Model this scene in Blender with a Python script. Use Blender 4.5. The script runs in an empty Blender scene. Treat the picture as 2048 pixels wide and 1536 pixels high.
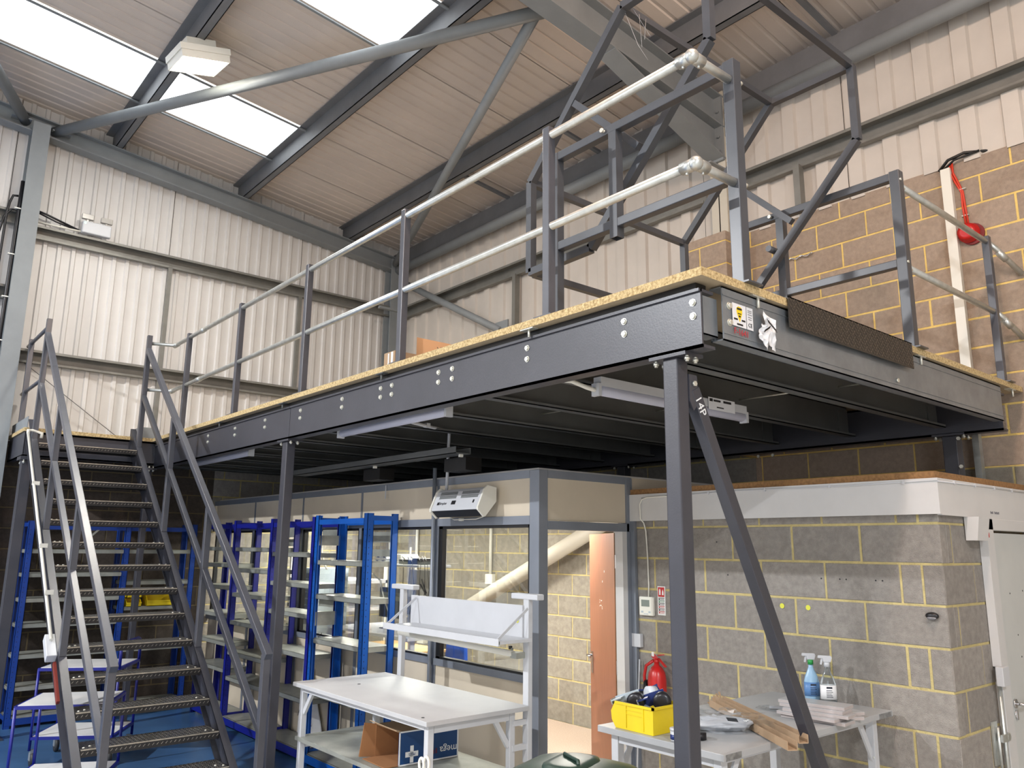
import bpy, math, random
from mathutils import Vector, Matrix
random.seed(7)
SC = bpy.context.scene
COL = SC.collection
# ------------------------------------------------------------------ camera
def cam_axes(yaw, pitch, roll):
    cy, sy, cp, sp = math.cos(yaw), math.sin(yaw), math.cos(pitch), math.sin(pitch)
    f = Vector((cp*cy, cp*sy, sp)); rt = Vector((sy, -cy, 0)); up = rt.cross(f)
    r2 = math.cos(roll)*rt + math.sin(roll)*up
    u2 = -math.sin(roll)*rt + math.cos(roll)*up
    return r2, u2, f
cd = bpy.data.cameras.new('camera'); cam = bpy.data.objects.new('camera', cd); COL.objects.link(cam)
r2, u2, f = cam_axes(math.radians(49.91), math.radians(11.62), math.radians(0.57))
cam.matrix_world = Matrix(((r2.x, u2.x, -f.x, 0), (r2.y, u2.y, -f.y, 0), (r2.z, u2.z, -f.z, 1.87), (0, 0, 0, 1)))
cd.sensor_fit = 'HORIZONTAL'; cd.sensor_width = 36.0; cd.lens = 1588.0/2048.0*36.0; cd.clip_start = 0.05; cd.clip_end = 200
SC.camera = cam
# ------------------------------------------------------------------ view, world, light
SC.view_settings.view_transform = 'Standard'; SC.view_settings.look = 'None'
SC.view_settings.exposure = 0.0; SC.view_settings.gamma = 1.0; SC.view_settings.use_curve_mapping = False
w = bpy.data.worlds.new('world'); SC.world = w; w.use_nodes = True
bg = w.node_tree.nodes['Background']; bg.inputs[0].default_value = (0.92, 0.94, 1.0, 1); bg.inputs[1].default_value = 0.42
SC.cycles.use_denoising = True
SC.cycles.max_bounces = 8; SC.cycles.transparent_max_bounces = 16
SC.cycles.sample_clamp_indirect = 6.0
try:
    SC.cycles.use_adaptive_sampling = True; SC.cycles.adaptive_threshold = 0.01
except Exception: pass

def lamp_light(name, loc, power, color, radius=0.16):
    l = bpy.data.lights.new(name, 'POINT'); l.energy = power; l.color = color; l.shadow_soft_size = radius
    o = bpy.data.objects.new(name, l); o.location = loc; COL.objects.link(o); return o
def area_light(name, loc, target, sx, sy, power, color):
    l = bpy.data.lights.new(name, 'AREA'); l.shape = 'RECTANGLE'; l.size = sx; l.size_y = sy; l.energy = power; l.color = color
    o = bpy.data.objects.new(name, l); o.location = loc
    d = Vector(target)-Vector(loc); o.rotation_euler = d.to_track_quat('-Z', 'Y').to_euler(); COL.objects.link(o); return o
def disk_light(name, loc, power, color, size=.32):
    l = bpy.data.lights.new(name, 'AREA'); l.shape = 'DISK'; l.size = size; l.energy = power; l.color = color
    o = bpy.data.objects.new(name, l); o.location = loc; COL.objects.link(o); return o
disk_light('high_bay_light_over_stairs', (2.17, 7.46, 6.50), 115, (1.0, 0.95, 0.87), .34)
lamp_light('high_bay_light_over_gate', (2.10, 1.10, 6.15), 310, (1.0, 0.72, 0.54))
disk_light('high_bay_light_far_stairs', (-5.4, 7.5, 6.6), 1350, (0.95, 0.97, 1.0), .26)
disk_light('high_bay_light_far_aisle', (-5.4, 1.10, 6.6), 600, (0.95, 0.97, 1.0), .30)
disk_light('added_fill_light_back', (-1.0, -5.3, 6.6), 700, (0.95, 0.97, 1.0), .30)  # added lamp out of view, fills in light from behind
# daylight from the open loading door behind the photographer
area_light('loading_door_daylight', (-7.0, -8.6, 2.4), (2.5, 4.0, 1.5), 4.5, 4.2, 330, (0.84, 0.92, 1.0))

# ------------------------------------------------------------------ helpers
def S(r, g, b):
    def c(v):
        v /= 255.0
        return v/12.92 if v <= 0.04045 else ((v+0.055)/1.055)**2.4
    return (c(r), c(g), c(b), 1.0)
MATS = {}
def mat(name, col, rough=0.5, metal=0.0, var=0.0, scale=8.0, bump=0.0, bscale=60.0, rnd=0.0, spec=0.5, col2=None, emit=None, estr=0.0, coat=0.0, stretch=None):
    if name in MATS: return MATS[name]
    m = bpy.data.materials.new(name); m.use_nodes = True; nt = m.node_tree; N = nt.nodes; K = nt.links
    b = N['Principled BSDF']; b.inputs['Base Color'].default_value = col
    b.inputs['Roughness'].default_value = rough; b.inputs['Metallic'].default_value = metal
    b.inputs['Specular IOR Level'].default_value = spec
    if coat: b.inputs['Coat Weight'].default_value = coat
    tc = N.new('ShaderNodeTexCoord'); src = tc.outputs['Object']
    if stretch:
        mp = N.new('ShaderNodeMapping'); mp.inputs['Scale'].default_value = stretch; K.new(src, mp.inputs[0]); src = mp.outputs[0]
    oi = None
    if rnd or var:
        oi = N.new('ShaderNodeObjectInfo')
        ad = N.new('ShaderNodeVectorMath'); ad.operation = 'ADD'
        ml = N.new('ShaderNodeVectorMath'); ml.operation = 'SCALE'; ml.inputs[0].default_value = (13.1, 7.7, 3.3)
        K.new(oi.outputs['Random'], ml.inputs['Scale']); K.new(src, ad.inputs[0]); K.new(ml.outputs[0], ad.inputs[1])
        src = ad.outputs[0]
    cur = None
    if var or col2:
        n = N.new('ShaderNodeTexNoise'); n.inputs['Scale'].default_value = scale; n.inputs['Detail'].default_value = 6; n.inputs['Roughness'].default_value = .62
        K.new(src, n.inputs['Vector'])
        mx = N.new('ShaderNodeMix'); mx.data_type = 'RGBA'
        if col2 is None:
            mx.inputs[6].default_value = tuple(max(0, c*(1-var)) for c in col[:3])+(1,)
            mx.inputs[7].default_value = tuple(min(1, c*(1+var)) for c in col[:3])+(1,)
        else:
            mx.inputs[6].default_value = col; mx.inputs[7].default_value = col2
        rp = N.new('ShaderNodeMapRange'); rp.inputs[1].default_value = .34; rp.inputs[2].default_value = .66
        K.new(n.outputs['Fac'], rp.inputs[0]); K.new(rp.outputs[0], mx.inputs[0]); cur = mx.outputs[2]
    if rnd:
        hs = N.new('ShaderNodeHueSaturation')
        mr = N.new('ShaderNodeMapRange'); mr.inputs[3].default_value = 1-rnd; mr.inputs[4].default_value = 1+rnd
        K.new(oi.outputs['Random'], mr.inputs[0]); K.new(mr.outputs[0], hs.inputs['Value'])
        if cur: K.new(cur, hs.inputs['Color'])
        else: hs.inputs['Color'].default_value = col
        cur = hs.outputs[0]
    if cur: K.new(cur, b.inputs['Base Color'])
    if bump:
        n2 = N.new('ShaderNodeTexNoise'); n2.inputs['Scale'].default_value = bscale; n2.inputs['Detail'].default_value = 4
        K.new(src, n2.inputs['Vector'])
        bp = N.new('ShaderNodeBump'); bp.inputs['Strength'].default_value = bump; bp.inputs['Distance'].default_value = .01
        K.new(n2.outputs['Fac'], bp.inputs['Height']); K.new(bp.outputs[0], b.inputs['Normal'])
    if emit: b.inputs['Emission Color'].default_value = emit; b.inputs['Emission Strength'].default_value = estr
    MATS[name] = m; return m

STEEL = mat('graphite_painted_steel', S(58, 59, 67), .36, .0, .10, 3.0, .05, 120, spec=.6)
STEELD = mat('dark_joist_steel', S(92, 94, 94), .45, .0, .12, 3.0)
RAILP = mat('graphite_rail_paint', S(72, 74, 82), .33, .0, .10, 6.0, spec=.7)
GATEP = mat('graphite_gate_paint', S(66, 70, 77), .34, .0, .10, 6.0, spec=.6)
BUILD = mat('grey_structural_paint', S(132, 137, 140), .55, 0, .07, 3.0)
PURL = mat('purlin_steel', S(112, 114, 118), .5, 0.1, .10, 3.0)
GIRT = mat('galvanised_girt', S(124, 123, 118), .45, .2, .12, 4.0)
GALV = mat('galvanised_tube', S(198, 202, 200), .34, .75, .12, 14.0, .04, 60)
GALVD = mat('galvanised_joist', S(140, 146, 152), .40, .55, .12, 7.0)
BOLT = mat('zinc_bolt', S(215, 215, 205), .3, .6)
LINER = mat('white_liner_sheet', S(208, 205, 202), .42, 0, .03, 2.5)
LINERR = mat('right_liner_sheet', S(200, 193, 185), .45, 0, .04, 2.5)
ROOF = mat('roof_liner_sheet', S(206, 194, 184), .42, 0, .05, 1.6)
MORTAR = mat('yellow_mortar', S(190, 175, 122), .9, 0, .12, 14.0, .6, 90)
MORTARU = mat('yellow_mortar_warm_lit', S(226, 196, 118), .9, 0, .10, 14.0, .6, 90)  # mortar above the deck, warm lamplight mixed into its yellow
BLOCKG = mat('concrete_block_shaded', S(84, 76, 70), .92, 0, .13, 26.0, .9, 260, rnd=.10, spec=.2)  # gable blocks, shade under the landing put into the colour
BLOCK = mat('concrete_block', S(158, 153, 147), .92, 0, .13, 26.0, .9, 260, rnd=.10, spec=.2)
BLOCKU = mat('concrete_block_warm_lit', S(178, 160, 144), .92, 0, .10, 26.0, .9, 260, rnd=.07, spec=.2)  # same blocks above the deck, brightened and warmed as if lamplit
BLOCKO = mat('concrete_block_pale', S(158, 152, 140), .92, 0, .14, 18.0, .9, 260, rnd=.10, spec=.2)
CHIPE = mat('chipboard', S(150, 124, 80), .85, 0, 0, 70.0, .5, 200, col2=S(222, 200, 152))
CHIPU = mat('chipboard_face', S(176, 160, 134), .8, 0, .06, 12.0)
BROWNB = mat('brown_board_edge', S(140, 104, 66), .85, 0, .25, 60.0)
BLUED = mat('dark_blue_rack_paint', S(16, 26, 128), .38, 0, .06, 5, spec=.6)
BLUEL = mat('bright_blue_rack_paint', S(10, 84, 172), .36, 0, .06, 5, spec=.6)
SHELF = mat('galvanised_shelf', S(158, 160, 152), .42, .35, .16, 6.0)
FLOORG = mat('bounce_floor_paint', S(186, 184, 178), .5, 0, .08, 1.5)
FLOORM = mat('blue_floor_paint', S(58, 92, 132), .28, 0, .14, 2.2, .05, 8, spec=.5)
CARPET = mat('beige_carpet', S(168, 150, 134), .95, 0, .25, 120.0)
ALU = mat('grey_partition_frame', S(132, 138, 148), .42, .3, .05, 4)
PANEL = mat('partition_panel', S(204, 192, 172), .6, 0, .03, 3)
WHITEP = mat('white_paint', S(204, 203, 202), .5, 0, .03, 4)
WHITEM = mat('white_powder_coat', S(196, 198, 202), .42, 0, .03, 5)
GREYDOOR = mat('pale_grey_door', S(196, 198, 196), .5, 0, .03, 3)
BENCHT = mat('bench_worktop', S(182, 183, 185), .52, 0, .05, 3)
TABLET = mat('grey_worktop', S(168, 170, 172), .42, 0, .05, 3)
BLACK = mat('black_plastic', S(22, 22, 26), .4)
BLACKR = mat('black_frame', S(14, 14, 16), .4)
CREAM = mat('cream_plastic', S(226, 224, 214), .4)
RED = mat('red_paint', S(190, 26, 26), .3, spec=.6)
REDC = mat('red_cable', S(206, 58, 34), .45)
YEL = mat('yellow_plastic', S(232, 204, 28), .38, 0, .03, 10)
WOODD = mat('wood_veneer', S(152, 98, 70), .42, 0, .10, 7.0, stretch=(9, 9, .6))
WOODE = mat('door_edge_brown', S(118, 78, 40), .5, 0, .15, 10)
CARD = mat('brown_cardboard', S(166, 140, 112), .85, 0, .06, 9)
CARDI = mat('cardboard_inside', S(150, 104, 66), .9, 0, .06, 9)
CARTB = mat('blue_carton_print', S(20, 66, 118), .45)
WHITE = mat('white_print', S(236, 236, 236), .5)
PAPER = mat('paper_label', S(222, 224, 228), .6)
CHROME = mat('chrome', S(210, 210, 212), .16, 1.0)
GREEN = mat('dark_green_plastic', S(36, 58, 50), .42, 0, .06, 5)
TREAD = mat('chequer_plate', S(50, 50, 52), .30, .5, .10, 5, spec=.7)

def chequer(m, sc=22.0, strength=.9):
    nt = m.node_tree; N = nt.nodes; K = nt.links; b = N['Principled BSDF']
    tc = N.new('ShaderNodeTexCoord')
    outs = []
    for sgn, off in ((1, 0.0), (-1, .5)):
        mp = N.new('ShaderNodeMapping'); mp.inputs['Rotation'].default_value = (0, 0, sgn*math.pi/4)
        mp.inputs['Scale'].default_value = (sc*2.2, sc*2.2, sc*2.2) ; mp.inputs['Location'].default_value = (off, off, 0)
        K.new(tc.outputs['Object'], mp.inputs[0])
        sx = N.new('ShaderNodeSeparateXYZ'); K.new(mp.outputs[0], sx.inputs[0])
        prev = None
        for i, (p, lim) in enumerate(((1.0, .28), (2.0, .5))):
            # distance to the cell centre in each axis
            a = N.new('ShaderNodeMath'); a.operation = 'PINGPONG'; a.inputs[1].default_value = p
            K.new(sx.outputs[i], a.inputs[0])
            l = N.new('ShaderNodeMath'); l.operation = 'LESS_THAN'; l.inputs[1].default_value = lim*p
            K.new(a.outputs[0], l.inputs[0])
            if prev is None: prev = l
            else:
                mm = N.new('ShaderNodeMath'); mm.operation = 'MULTIPLY'; K.new(prev.outputs[0], mm.inputs[0]); K.new(l.outputs[0], mm.inputs[1]); prev = mm
        outs.append(prev)
    mx = N.new('ShaderNodeMath'); mx.operation = 'MAXIMUM'; K.new(outs[0].outputs[0], mx.inputs[0]); K.new(outs[1].outputs[0], mx.inputs[1])
    bp = N.new('ShaderNodeBump'); bp.inputs['Strength'].default_value = strength; bp.inputs['Distance'].default_value = .006
    K.new(mx.outputs[0], bp.inputs['Height']); K.new(bp.outputs[0], b.inputs['Normal'])
chequer(TREAD)

def glassmat(name, col, rough=.02, alpha_mix=.9):
    m = bpy.data.materials.new(name); m.use_nodes = True; nt = m.node_tree; N = nt.nodes; K = nt.links
    N.remove(N['Principled BSDF']); out = N['Material Output']
    t = N.new('ShaderNodeBsdfTransparent'); t.inputs[0].default_value = col
    g = N.new('ShaderNodeBsdfGlossy'); g.inputs['Roughness'].default_value = rough; g.inputs[0].default_value = (1, 1, 1, 1)
    fr = N.new('ShaderNodeFresnel'); fr.inputs[0].default_value = 1.45
    mr = N.new('ShaderNodeMath'); mr.operation = 'MULTIPLY'; mr.inputs[1].default_value = 1-alpha_mix+.25
    K.new(fr.outputs[0], mr.inputs[0])
    mx = N.new('ShaderNodeMixShader'); K.new(mr.outputs[0], mx.inputs[0]); K.new(t.outputs[0], mx.inputs[1]); K.new(g.outputs[0], mx.inputs[2])
    K.new(mx.outputs[0], out.inputs[0]); MATS[name] = m; return m
GLASS = glassmat('clear_glass', (.94, .96, .95, 1))
FILM = glassmat('clear_film', (.97, .98, .99, 1), .10, .9)
BOTT = glassmat('clear_bottle_plastic', (.86, .90, .92, 1), .05, .4)
def emis(name, col, s):
    m = bpy.data.materials.new(name); m.use_nodes = True; N = m.node_tree.nodes
    b = N['Principled BSDF']; b.inputs['Base Color'].default_value = (.8, .8, .8, 1)
    b.inputs['Emission Color'].default_value = col; b.inputs['Emission Strength'].default_value = s
    MATS[name] = m; return m
SKYL = emis('daylit_rooflight', (.93, .98, 1.0, 1), 2.6)
LENS = emis('lit_lamp_lens', (1.0, .94, .78, 1), 22.0)
LEDP = emis('lit_office_panel', (1.0, .96, .88, 1), 9.0)
GLED = emis('green_led', (.1, 1.0, .5, 1), 1.2)

class M:
    def __init__(s): s.v = []; s.f = []; s.sm = []
    def quad(s, a, b, c, d, sm=False):
        i = len(s.v); s.v += [tuple(a), tuple(b), tuple(c), tuple(d)]; s.f.append((i, i+1, i+2, i+3)); s.sm.append(sm); return s
    def box(s, x0, y0, z0, x1, y1, z1):
        i = len(s.v)
        s.v += [(x0, y0, z0), (x1, y0, z0), (x1, y1, z0), (x0, y1, z0), (x0, y0, z1), (x1, y0, z1), (x1, y1, z1), (x0, y1, z1)]
        for q in ((0, 3, 2, 1), (4, 5, 6, 7), (0, 1, 5, 4), (1, 2, 6, 5), (2, 3, 7, 6), (3, 0, 4, 7)):
            s.f.append(tuple(i+k for k in q)); s.sm.append(False)
        return s
    def bar(s, p, q, w, h, up=(0, 0, 1)):
        "rectangular bar from p to q; w across, h along up"
        p = Vector(p); q = Vector(q); d = (q-p).normalized(); up = Vector(up)
        if abs(d.dot(up)) > .98: up = Vector((0, 1, 0)) if abs(d.y) < .9 else Vector((1, 0, 0))
        a = d.cross(up).normalized(); b = a.cross(d).normalized()
        i = len(s.v)
        for e in (p, q):
            for sa, sb in ((-1, -1), (1, -1), (1, 1), (-1, 1)):
                s.v.append(tuple(e+a*(sa*w/2)+b*(sb*h/2)))
        for t in ((0, 1, 2, 3), (4, 7, 6, 5), (0, 4, 5, 1), (1, 5, 6, 2), (2, 6, 7, 3), (3, 7, 4, 0)):
            s.f.append(tuple(i+k for k in t)); s.sm.append(False)
        return s
    def tube(s, pts, r, n=10, caps=True):
        pts = [Vector(p) for p in pts]; rings = []
        rr = r if isinstance(r, (list, tuple)) else [r]*len(pts)
        prev = None
        for k, p in enumerate(pts):
            if k == 0: d = pts[1]-p
            elif k == len(pts)-1: d = p-pts[-2]
            else: d = (pts[k+1]-p).normalized()+(p-pts[k-1]).normalized()
            d.normalize()
            if prev is None:
                u = Vector((0, 0, 1)) if abs(d.z) < .9 else Vector((1, 0, 0))
            else: u = prev
            a = d.cross(u).normalized(); b = a.cross(d).normalized(); prev = b
            i = len(s.v); rings.append(i)
            for j in range(n):
                t = 2*math.pi*j/n
                s.v.append(tuple(p+a*(math.cos(t)*rr[k])+b*(math.sin(t)*rr[k])))
        for k in range(len(rings)-1):
            for j in range(n):
                j2 = (j+1) % n
                s.f.append((rings[k]+j, rings[k]+j2, rings[k+1]+j2, rings[k+1]+j)); s.sm.append(True)
        if caps:
            s.f.append(tuple(rings[0]+j for j in range(n))[::-1]); s.sm.append(False)
            s.f.append(tuple(rings[-1]+j for j in range(n))); s.sm.append(False)
        return s
    def lathe(s, c, prof, n=16, axis='Z'):
        c = Vector(c); rings = []
        for (r, h) in prof:
            i = len(s.v); rings.append(i)
            for j in range(n):
                t = 2*math.pi*j/n; a, b = max(r, 1e-4)*math.cos(t), max(r, 1e-4)*math.sin(t)
                o = (a, b, h) if axis == 'Z' else ((h, a, b) if axis == 'X' else (a, h, b))
                s.v.append(tuple(c+Vector(o)))
        for k in range(len(rings)-1):
            for j in range(n):
                j2 = (j+1) % n
                s.f.append((rings[k]+j, rings[k]+j2, rings[k+1]+j2, rings[k+1]+j)); s.sm.append(True)
        s.f.append(tuple(rings[0]+j for j in range(n))[::-1]); s.sm.append(False)
        s.f.append(tuple(rings[-1]+j for j in range(n))); s.sm.append(False)
        return s
    def prism(s, poly, d):
        "poly: list of 3d points (planar), extruded by vector d"
        i = len(s.v); n = len(poly); d = Vector(d)
        s.v += [tuple(p) for p in poly]+[tuple(Vector(p)+d) for p in poly]
        s.f.append(tuple(range(i, i+n))); s.sm.append(False)
        s.f.append(tuple(range(i+2*n-1, i+n-1, -1))); s.sm.append(False)
        for k in range(n):
            k2 = (k+1) % n
            s.f.append((i+k2, i+k, i+n+k, i+n+k2)); s.sm.append(False)
        return s
    def xform(s, mtx, start=0):
        for k in range(start, len(s.v)): s.v[k] = tuple(mtx @ Vector(s.v[k]))
        return s

WL = {}
def wloc(o): return WL.get(o.name, Vector((0, 0, 0))) if o else Vector((0, 0, 0))
def obj(name, m, material, parent=None, origin=None, bevel=0.0):
    vs = [Vector(v) for v in m.v]
    if origin is None:
        lo = Vector((min(v.x for v in vs), min(v.y for v in vs), min(v.z for v in vs)))
        hi = Vector((max(v.x for v in vs), max(v.y for v in vs), max(v.z for v in vs)))
        origin = (lo+hi)/2
        if parent is None: origin.z = lo.z
    origin = Vector(origin)
    me = bpy.data.meshes.new(name); me.from_pydata([tuple(v-origin) for v in vs], [], m.f)
    me.polygons.foreach_set('use_smooth', m.sm)
    mats = material if isinstance(material, (list, tuple)) else [material]
    for q in mats: me.materials.append(q)
    me.update(); me.validate()
    # consistent normals
    import bmesh
    b = bmesh.new(); b.from_mesh(me); bmesh.ops.recalc_face_normals(b, faces=b.faces); b.to_mesh(me); b.free()
    o = bpy.data.objects.new(name, me); COL.objects.link(o)
    WL[o.name] = origin
    if parent: o.parent = parent
    o.location = origin-wloc(parent)
    if bevel:
        bv = o.modifiers.new('bevel', 'BEVEL'); bv.width = bevel; bv.segments = 2; bv.limit_method = 'ANGLE'; bv.angle_limit = math.radians(50)
    return o
def inst(name, src, at, parent=None, rz=0.0):
    o = bpy.data.objects.new(name, src.data); COL.objects.link(o)
    WL[o.name] = Vector(at)
    if parent: o.parent = parent
    o.location = Vector(at)-wloc(parent); o.rotation_euler = (0, 0, rz); return o
def thing(name, label, cat, loc, group=None):
    o = bpy.data.objects.new(name, None); o.empty_display_size = .1; COL.objects.link(o); o.location = loc; WL[o.name] = Vector(loc)
    o['label'] = label; o['category'] = cat
    if group: o['group'] = group
    return o
def tag(o, label, cat, group=None):
    o['label'] = label; o['category'] = cat
    if group: o['group'] = group
    return o
def struct(name, loc=(0, 0, 0), label=None):
    o = bpy.data.objects.new(name, None); o.empty_display_size = .1; COL.objects.link(o); o.location = loc; WL[o.name] = Vector(loc)
    o['kind'] = 'structure'
    if label: o['label'] = label
    return o
def smesh(name, m, material, bevel=0.0):
    o = obj(name, m, material, None, bevel=bevel); o['kind'] = 'structure'; return o
RX = Matrix(((0, 0, -1), (-1, 0, 0), (0, 1, 0)))     # text on a face looking towards -X
RY = Matrix(((1, 0, 0), (0, 0, -1), (0, 1, 0)))      # text on a face looking towards -Y
def text(name, s, size, at, R, material, parent=None, rot=0.0, ext=.0006, align='CENTER', sx=1.0):
    c = bpy.data.curves.new(name, 'FONT'); c.body = s; c.size = size; c.extrude = ext; c.align_x = align; c.align_y = 'CENTER'; c.resolution_u = 2
    t = bpy.data.objects.new('tmp', c); COL.objects.link(t)
    dg = bpy.context.evaluated_depsgraph_get(); me = bpy.data.meshes.new_from_object(t.evaluated_get(dg)); COL.objects.unlink(t); bpy.data.objects.remove(t)
    me.materials.clear(); me.materials.append(material)
    T = R.to_4x4() @ Matrix.Rotation(rot, 4, 'Z') @ Matrix.Diagonal((sx, 1, 1, 1))
    me.transform(T)
    o = bpy.data.objects.new(name, me); COL.objects.link(o); WL[o.name] = Vector(at)
    if parent: o.parent = parent
    o.location = Vector(at)-wloc(parent); return o
# ================================================================== SETTING
XW, YG = 6.4, 10.4
def zr(x): return 7.02-0.106*(x-1.4)        # underside of the roof liner
def zp(x): return 6.80-0.106*(x-1.4)        # underside of the purlins
# floor
fl = smesh('floor', M().box(-12, 5.0, -.12, 3.8, YG+.3, 0), FLOORM)
obj('pale_bounce_floor', M().box(-12, -9, -.12, 6.5, 5.0, -.0005).box(3.8, 5.0, -.12, 6.5, YG+.3, -.0005), FLOORG, fl)  # unseen floor, coloured pale to bounce light up under the deck
o = obj('carpet', M().box(3.79, 4.22, .001, XW-.02, YG-.05, .012), CARPET, fl)

# ---- block walls
BC = {}
def block_wall(parent, plane, pos, a0, a1, z0, z1, anchors, bm, mm, name='block', thick=.09, dep=.0035, cap=300, zoff=0.0):
    """plane 'X' (faces -X at X=pos) or 'Y' (faces -Y at Y=pos); a0..a1 along the wall; anchors: joint position for even/odd courses"""
    if plane == 'X': m = M().box(pos+dep, a0+.004, z0, pos+dep+thick+.0, a1-.004, z1)
    else: m = M().box(a0+.004, pos+dep, z0, a1-.004, pos+dep+thick, z1)
    obj('mortar', m, mm, parent)
    c0 = int(math.floor((z0-zoff)/.225+1e-6)); c1 = int(math.ceil((z1-zoff)/.225-1e-6)); cnt = 0; rest = M()
    for c in range(c0, c1):
        zb, zt = max(z0, zoff+c*.225+.0065), min(z1, zoff+(c+1)*.225-.0065)
        if zt-zb < .03: continue
        an = anchors[c % 2]
        js = an if isinstance(an, (list, tuple)) else None
        if js is None:
            k = math.floor((a0-an)/.45); js = []
            while an+k*.45 < a1: js.append(an+k*.45); k += 1
        js = sorted(j for j in js if a0+.03 < j < a1-.03)
        edges = [a0]+js+[a1]
        for i in range(len(edges)-1):
            p0 = edges[i]+(0 if i == 0 else .0065); p1 = edges[i+1]-(0 if i == len(edges)-2 else .0065)
            if p1-p0 < .025: continue
            if cnt >= cap:
                if plane == 'X': rest.box(pos, p0, zb, pos+thick, p1, zt)
                else: rest.box(p0, pos, zb, p1, pos+thick, zt)
                continue
            key = (round(p1-p0, 3), round(zt-zb, 3), bm.name, thick)
            if plane == 'X': ctr = (pos+thick/2, (p0+p1)/2, (zb+zt)/2); rz = -math.pi/2
            else: ctr = ((p0+p1)/2, pos+thick/2, (zb+zt)/2); rz = 0
            jx = random.uniform(-.0015, .0015)
            ctr = (ctr[0]+(jx if plane == 'X' else 0), ctr[1]+(jx if plane == 'Y' else 0), ctr[2])
            if key not in BC:
                L, Hh = key[0], key[1]; e = .004; q = M(); t = thick/2
                # front face bevelled
                fr = [(-L/2+e, -t, -Hh/2+e), (L/2-e, -t, -Hh/2+e), (L/2-e, -t, Hh/2-e), (-L/2+e, -t, Hh/2-e)]
                md = [(-L/2, -t+e, -Hh/2), (L/2, -t+e, -Hh/2), (L/2, -t+e, Hh/2), (-L/2, -t+e, Hh/2)]
                bk = [(x, t, z) for x, _, z in md]
                q.v = fr+md+bk
                q.f = [(0, 1, 2, 3), (11, 10, 9, 8)]+[(i, 4+i, 4+(i+1) % 4, (i+1) % 4) for i in range(4)]+[(4+i, 8+i, 8+(i+1) % 4, 4+(i+1) % 4) for i in range(4)]
                q.sm = [False]*len(q.f)
                oo = obj(name, q, bm, parent, origin=(0, 0, 0)); oo.location = Vector(ctr)-wloc(parent); oo.rotation_euler = (0, 0, rz); WL[oo.name] = Vector(ctr); BC[key] = oo
            else: inst(name, BC[key], ctr, parent, rz)
            cnt += 1
    if rest.v:
        r = obj(name+'_course', rest, bm, parent); r['kind'] = 'stuff'
    return cnt
# upper right wall (bare blocks above the deck), X = 6.4
wr = struct('wall_right', (XW, 2.5, 0))
block_wall(wr, 'X', XW, -1.2, 4.12, 2.475, 4.88, (2.03, 2.255), BLOCKU, MORTARU)
# the grey lower part, seen in the dark over the side room and through the office glass
wo = struct('wall_office', (XW, 7.5, 0))
block_wall(wo, 'X', XW+.001, -1.2, YG, 0, 2.475, (2.03, 2.255), BLOCKO, MORTAR)
wu = struct('wall_right_2', (XW, 7.5, 2.475))
block_wall(wu, 'X', XW+.001, 4.12, YG, 2.475, 2.98, (2.03, 2.255), BLOCK, MORTAR)
# block pier round the portal column
wp = struct('wall_pier', (6.2, 4.3, 0))
block_wall(wp, 'X', 6.06, 4.12, 4.56, 2.7, 4.82, ([4.40], []), BLOCKU, MORTARU, thick=.06)
block_wall(wp, 'Y', 4.10, 6.06, 6.40, 2.7, 4.82, ([], []), BLOCKU, MORTARU, thick=.04)
# gable wall, lower blocks
wb = struct('wall_back', (2, YG, 0))
block_wall(wb, 'Y', YG, -2.0, 3.72, 0, 3.02, (1.6, 1.825), BLOCKG, mat('shaded_mortar', S(104, 92, 68), .9))  # block and mortar both darkened to stand for shade here
block_wall(wb, 'Y', YG+.002, 3.72, XW, 0, 2.475, (1.6, 1.825), BLOCKO, MORTAR)
block_wall(wb, 'Y', YG+.002, 3.72, XW, 2.475, 3.0, (1.6, 1.825), BLOCK, MORTAR)

# ---- profiled liner sheets
PIT = .152
WIDE = ((0, 0), (.145, 0), (.160, .030), (.275, .030), (.290, 0))
def profile(L, n, depth=.022, wide=False):
    "list of (s, d) across a sheet of n ribs"
    p = []
    if wide:
        for i in range(n//2):
            for u, d in WIDE: p.append((i*2*PIT+u, d))
        p.append((n//2*2*PIT, 0)); return p
    for i in range(n):
        s = i*PIT*L
        for u, d in ((0, 0), (.085, 0), (.097, depth), (.135, depth), (.147, 0)):
            p.append((s+u*L, d))
    p.append((n*PIT*L, 0)); return p
def clad(plane, pos, a0, n, zbot, ztop, parent, material, name='cladding_sheet', gap=.006):
    m = M(); pr = profile(1.0, n, wide=(plane == 'X'))
    pr[-1] = (pr[-1][0]-gap, 0)
    zt = ztop if callable(ztop) else (lambda a: ztop)
    for i in range(len(pr)-1):
        (s0, d0), (s1, d1) = pr[i], pr[i+1]
        if plane == 'Y': a = (a0+s0, pos-d0); b = (a0+s1, pos-d1); m.quad((a[0], a[1], zbot), (b[0], b[1], zbot), (b[0], b[1], zt(b[0])), (a[0], a[1], zt(a[0])))
        else: m.quad((pos-d0, a0+s0, zbot), (pos-d1, a0+s1, zbot), (pos-d1, a0+s1, zt(0)), (pos-d0, a0+s0, zt(0)))
    o = obj(name, m, material, parent); return o
for k in range(-2, 3):
    x0 = 1.066+k*PIT*12
    n = 12 if k < 2 else 11
    clad('Y', YG-.004, x0, n, 2.98, lambda x: zr(x)+.05, wb, LINER)
obj('cladding_backing', M().box(-2, YG+.02, 2.98, XW+.1, YG+.06, 7.3), BLACKR, wb)
for k in range(0, 4):
    clad('X', XW-.004, 4.56+k*PIT*10, 10 if k < 3 else 8, 2.98, 6.62, wr, LINERR)
for k in range(0, 4):
    clad('X', XW+.02, -1.5+k*PIT*10, 10, 4.86, 6.62, wr, LINERR)
obj('cladding_backing', M().box(XW+.13, -1.5, 2.48, XW+.15, YG, 6.9), BLACKR, wr)

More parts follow.
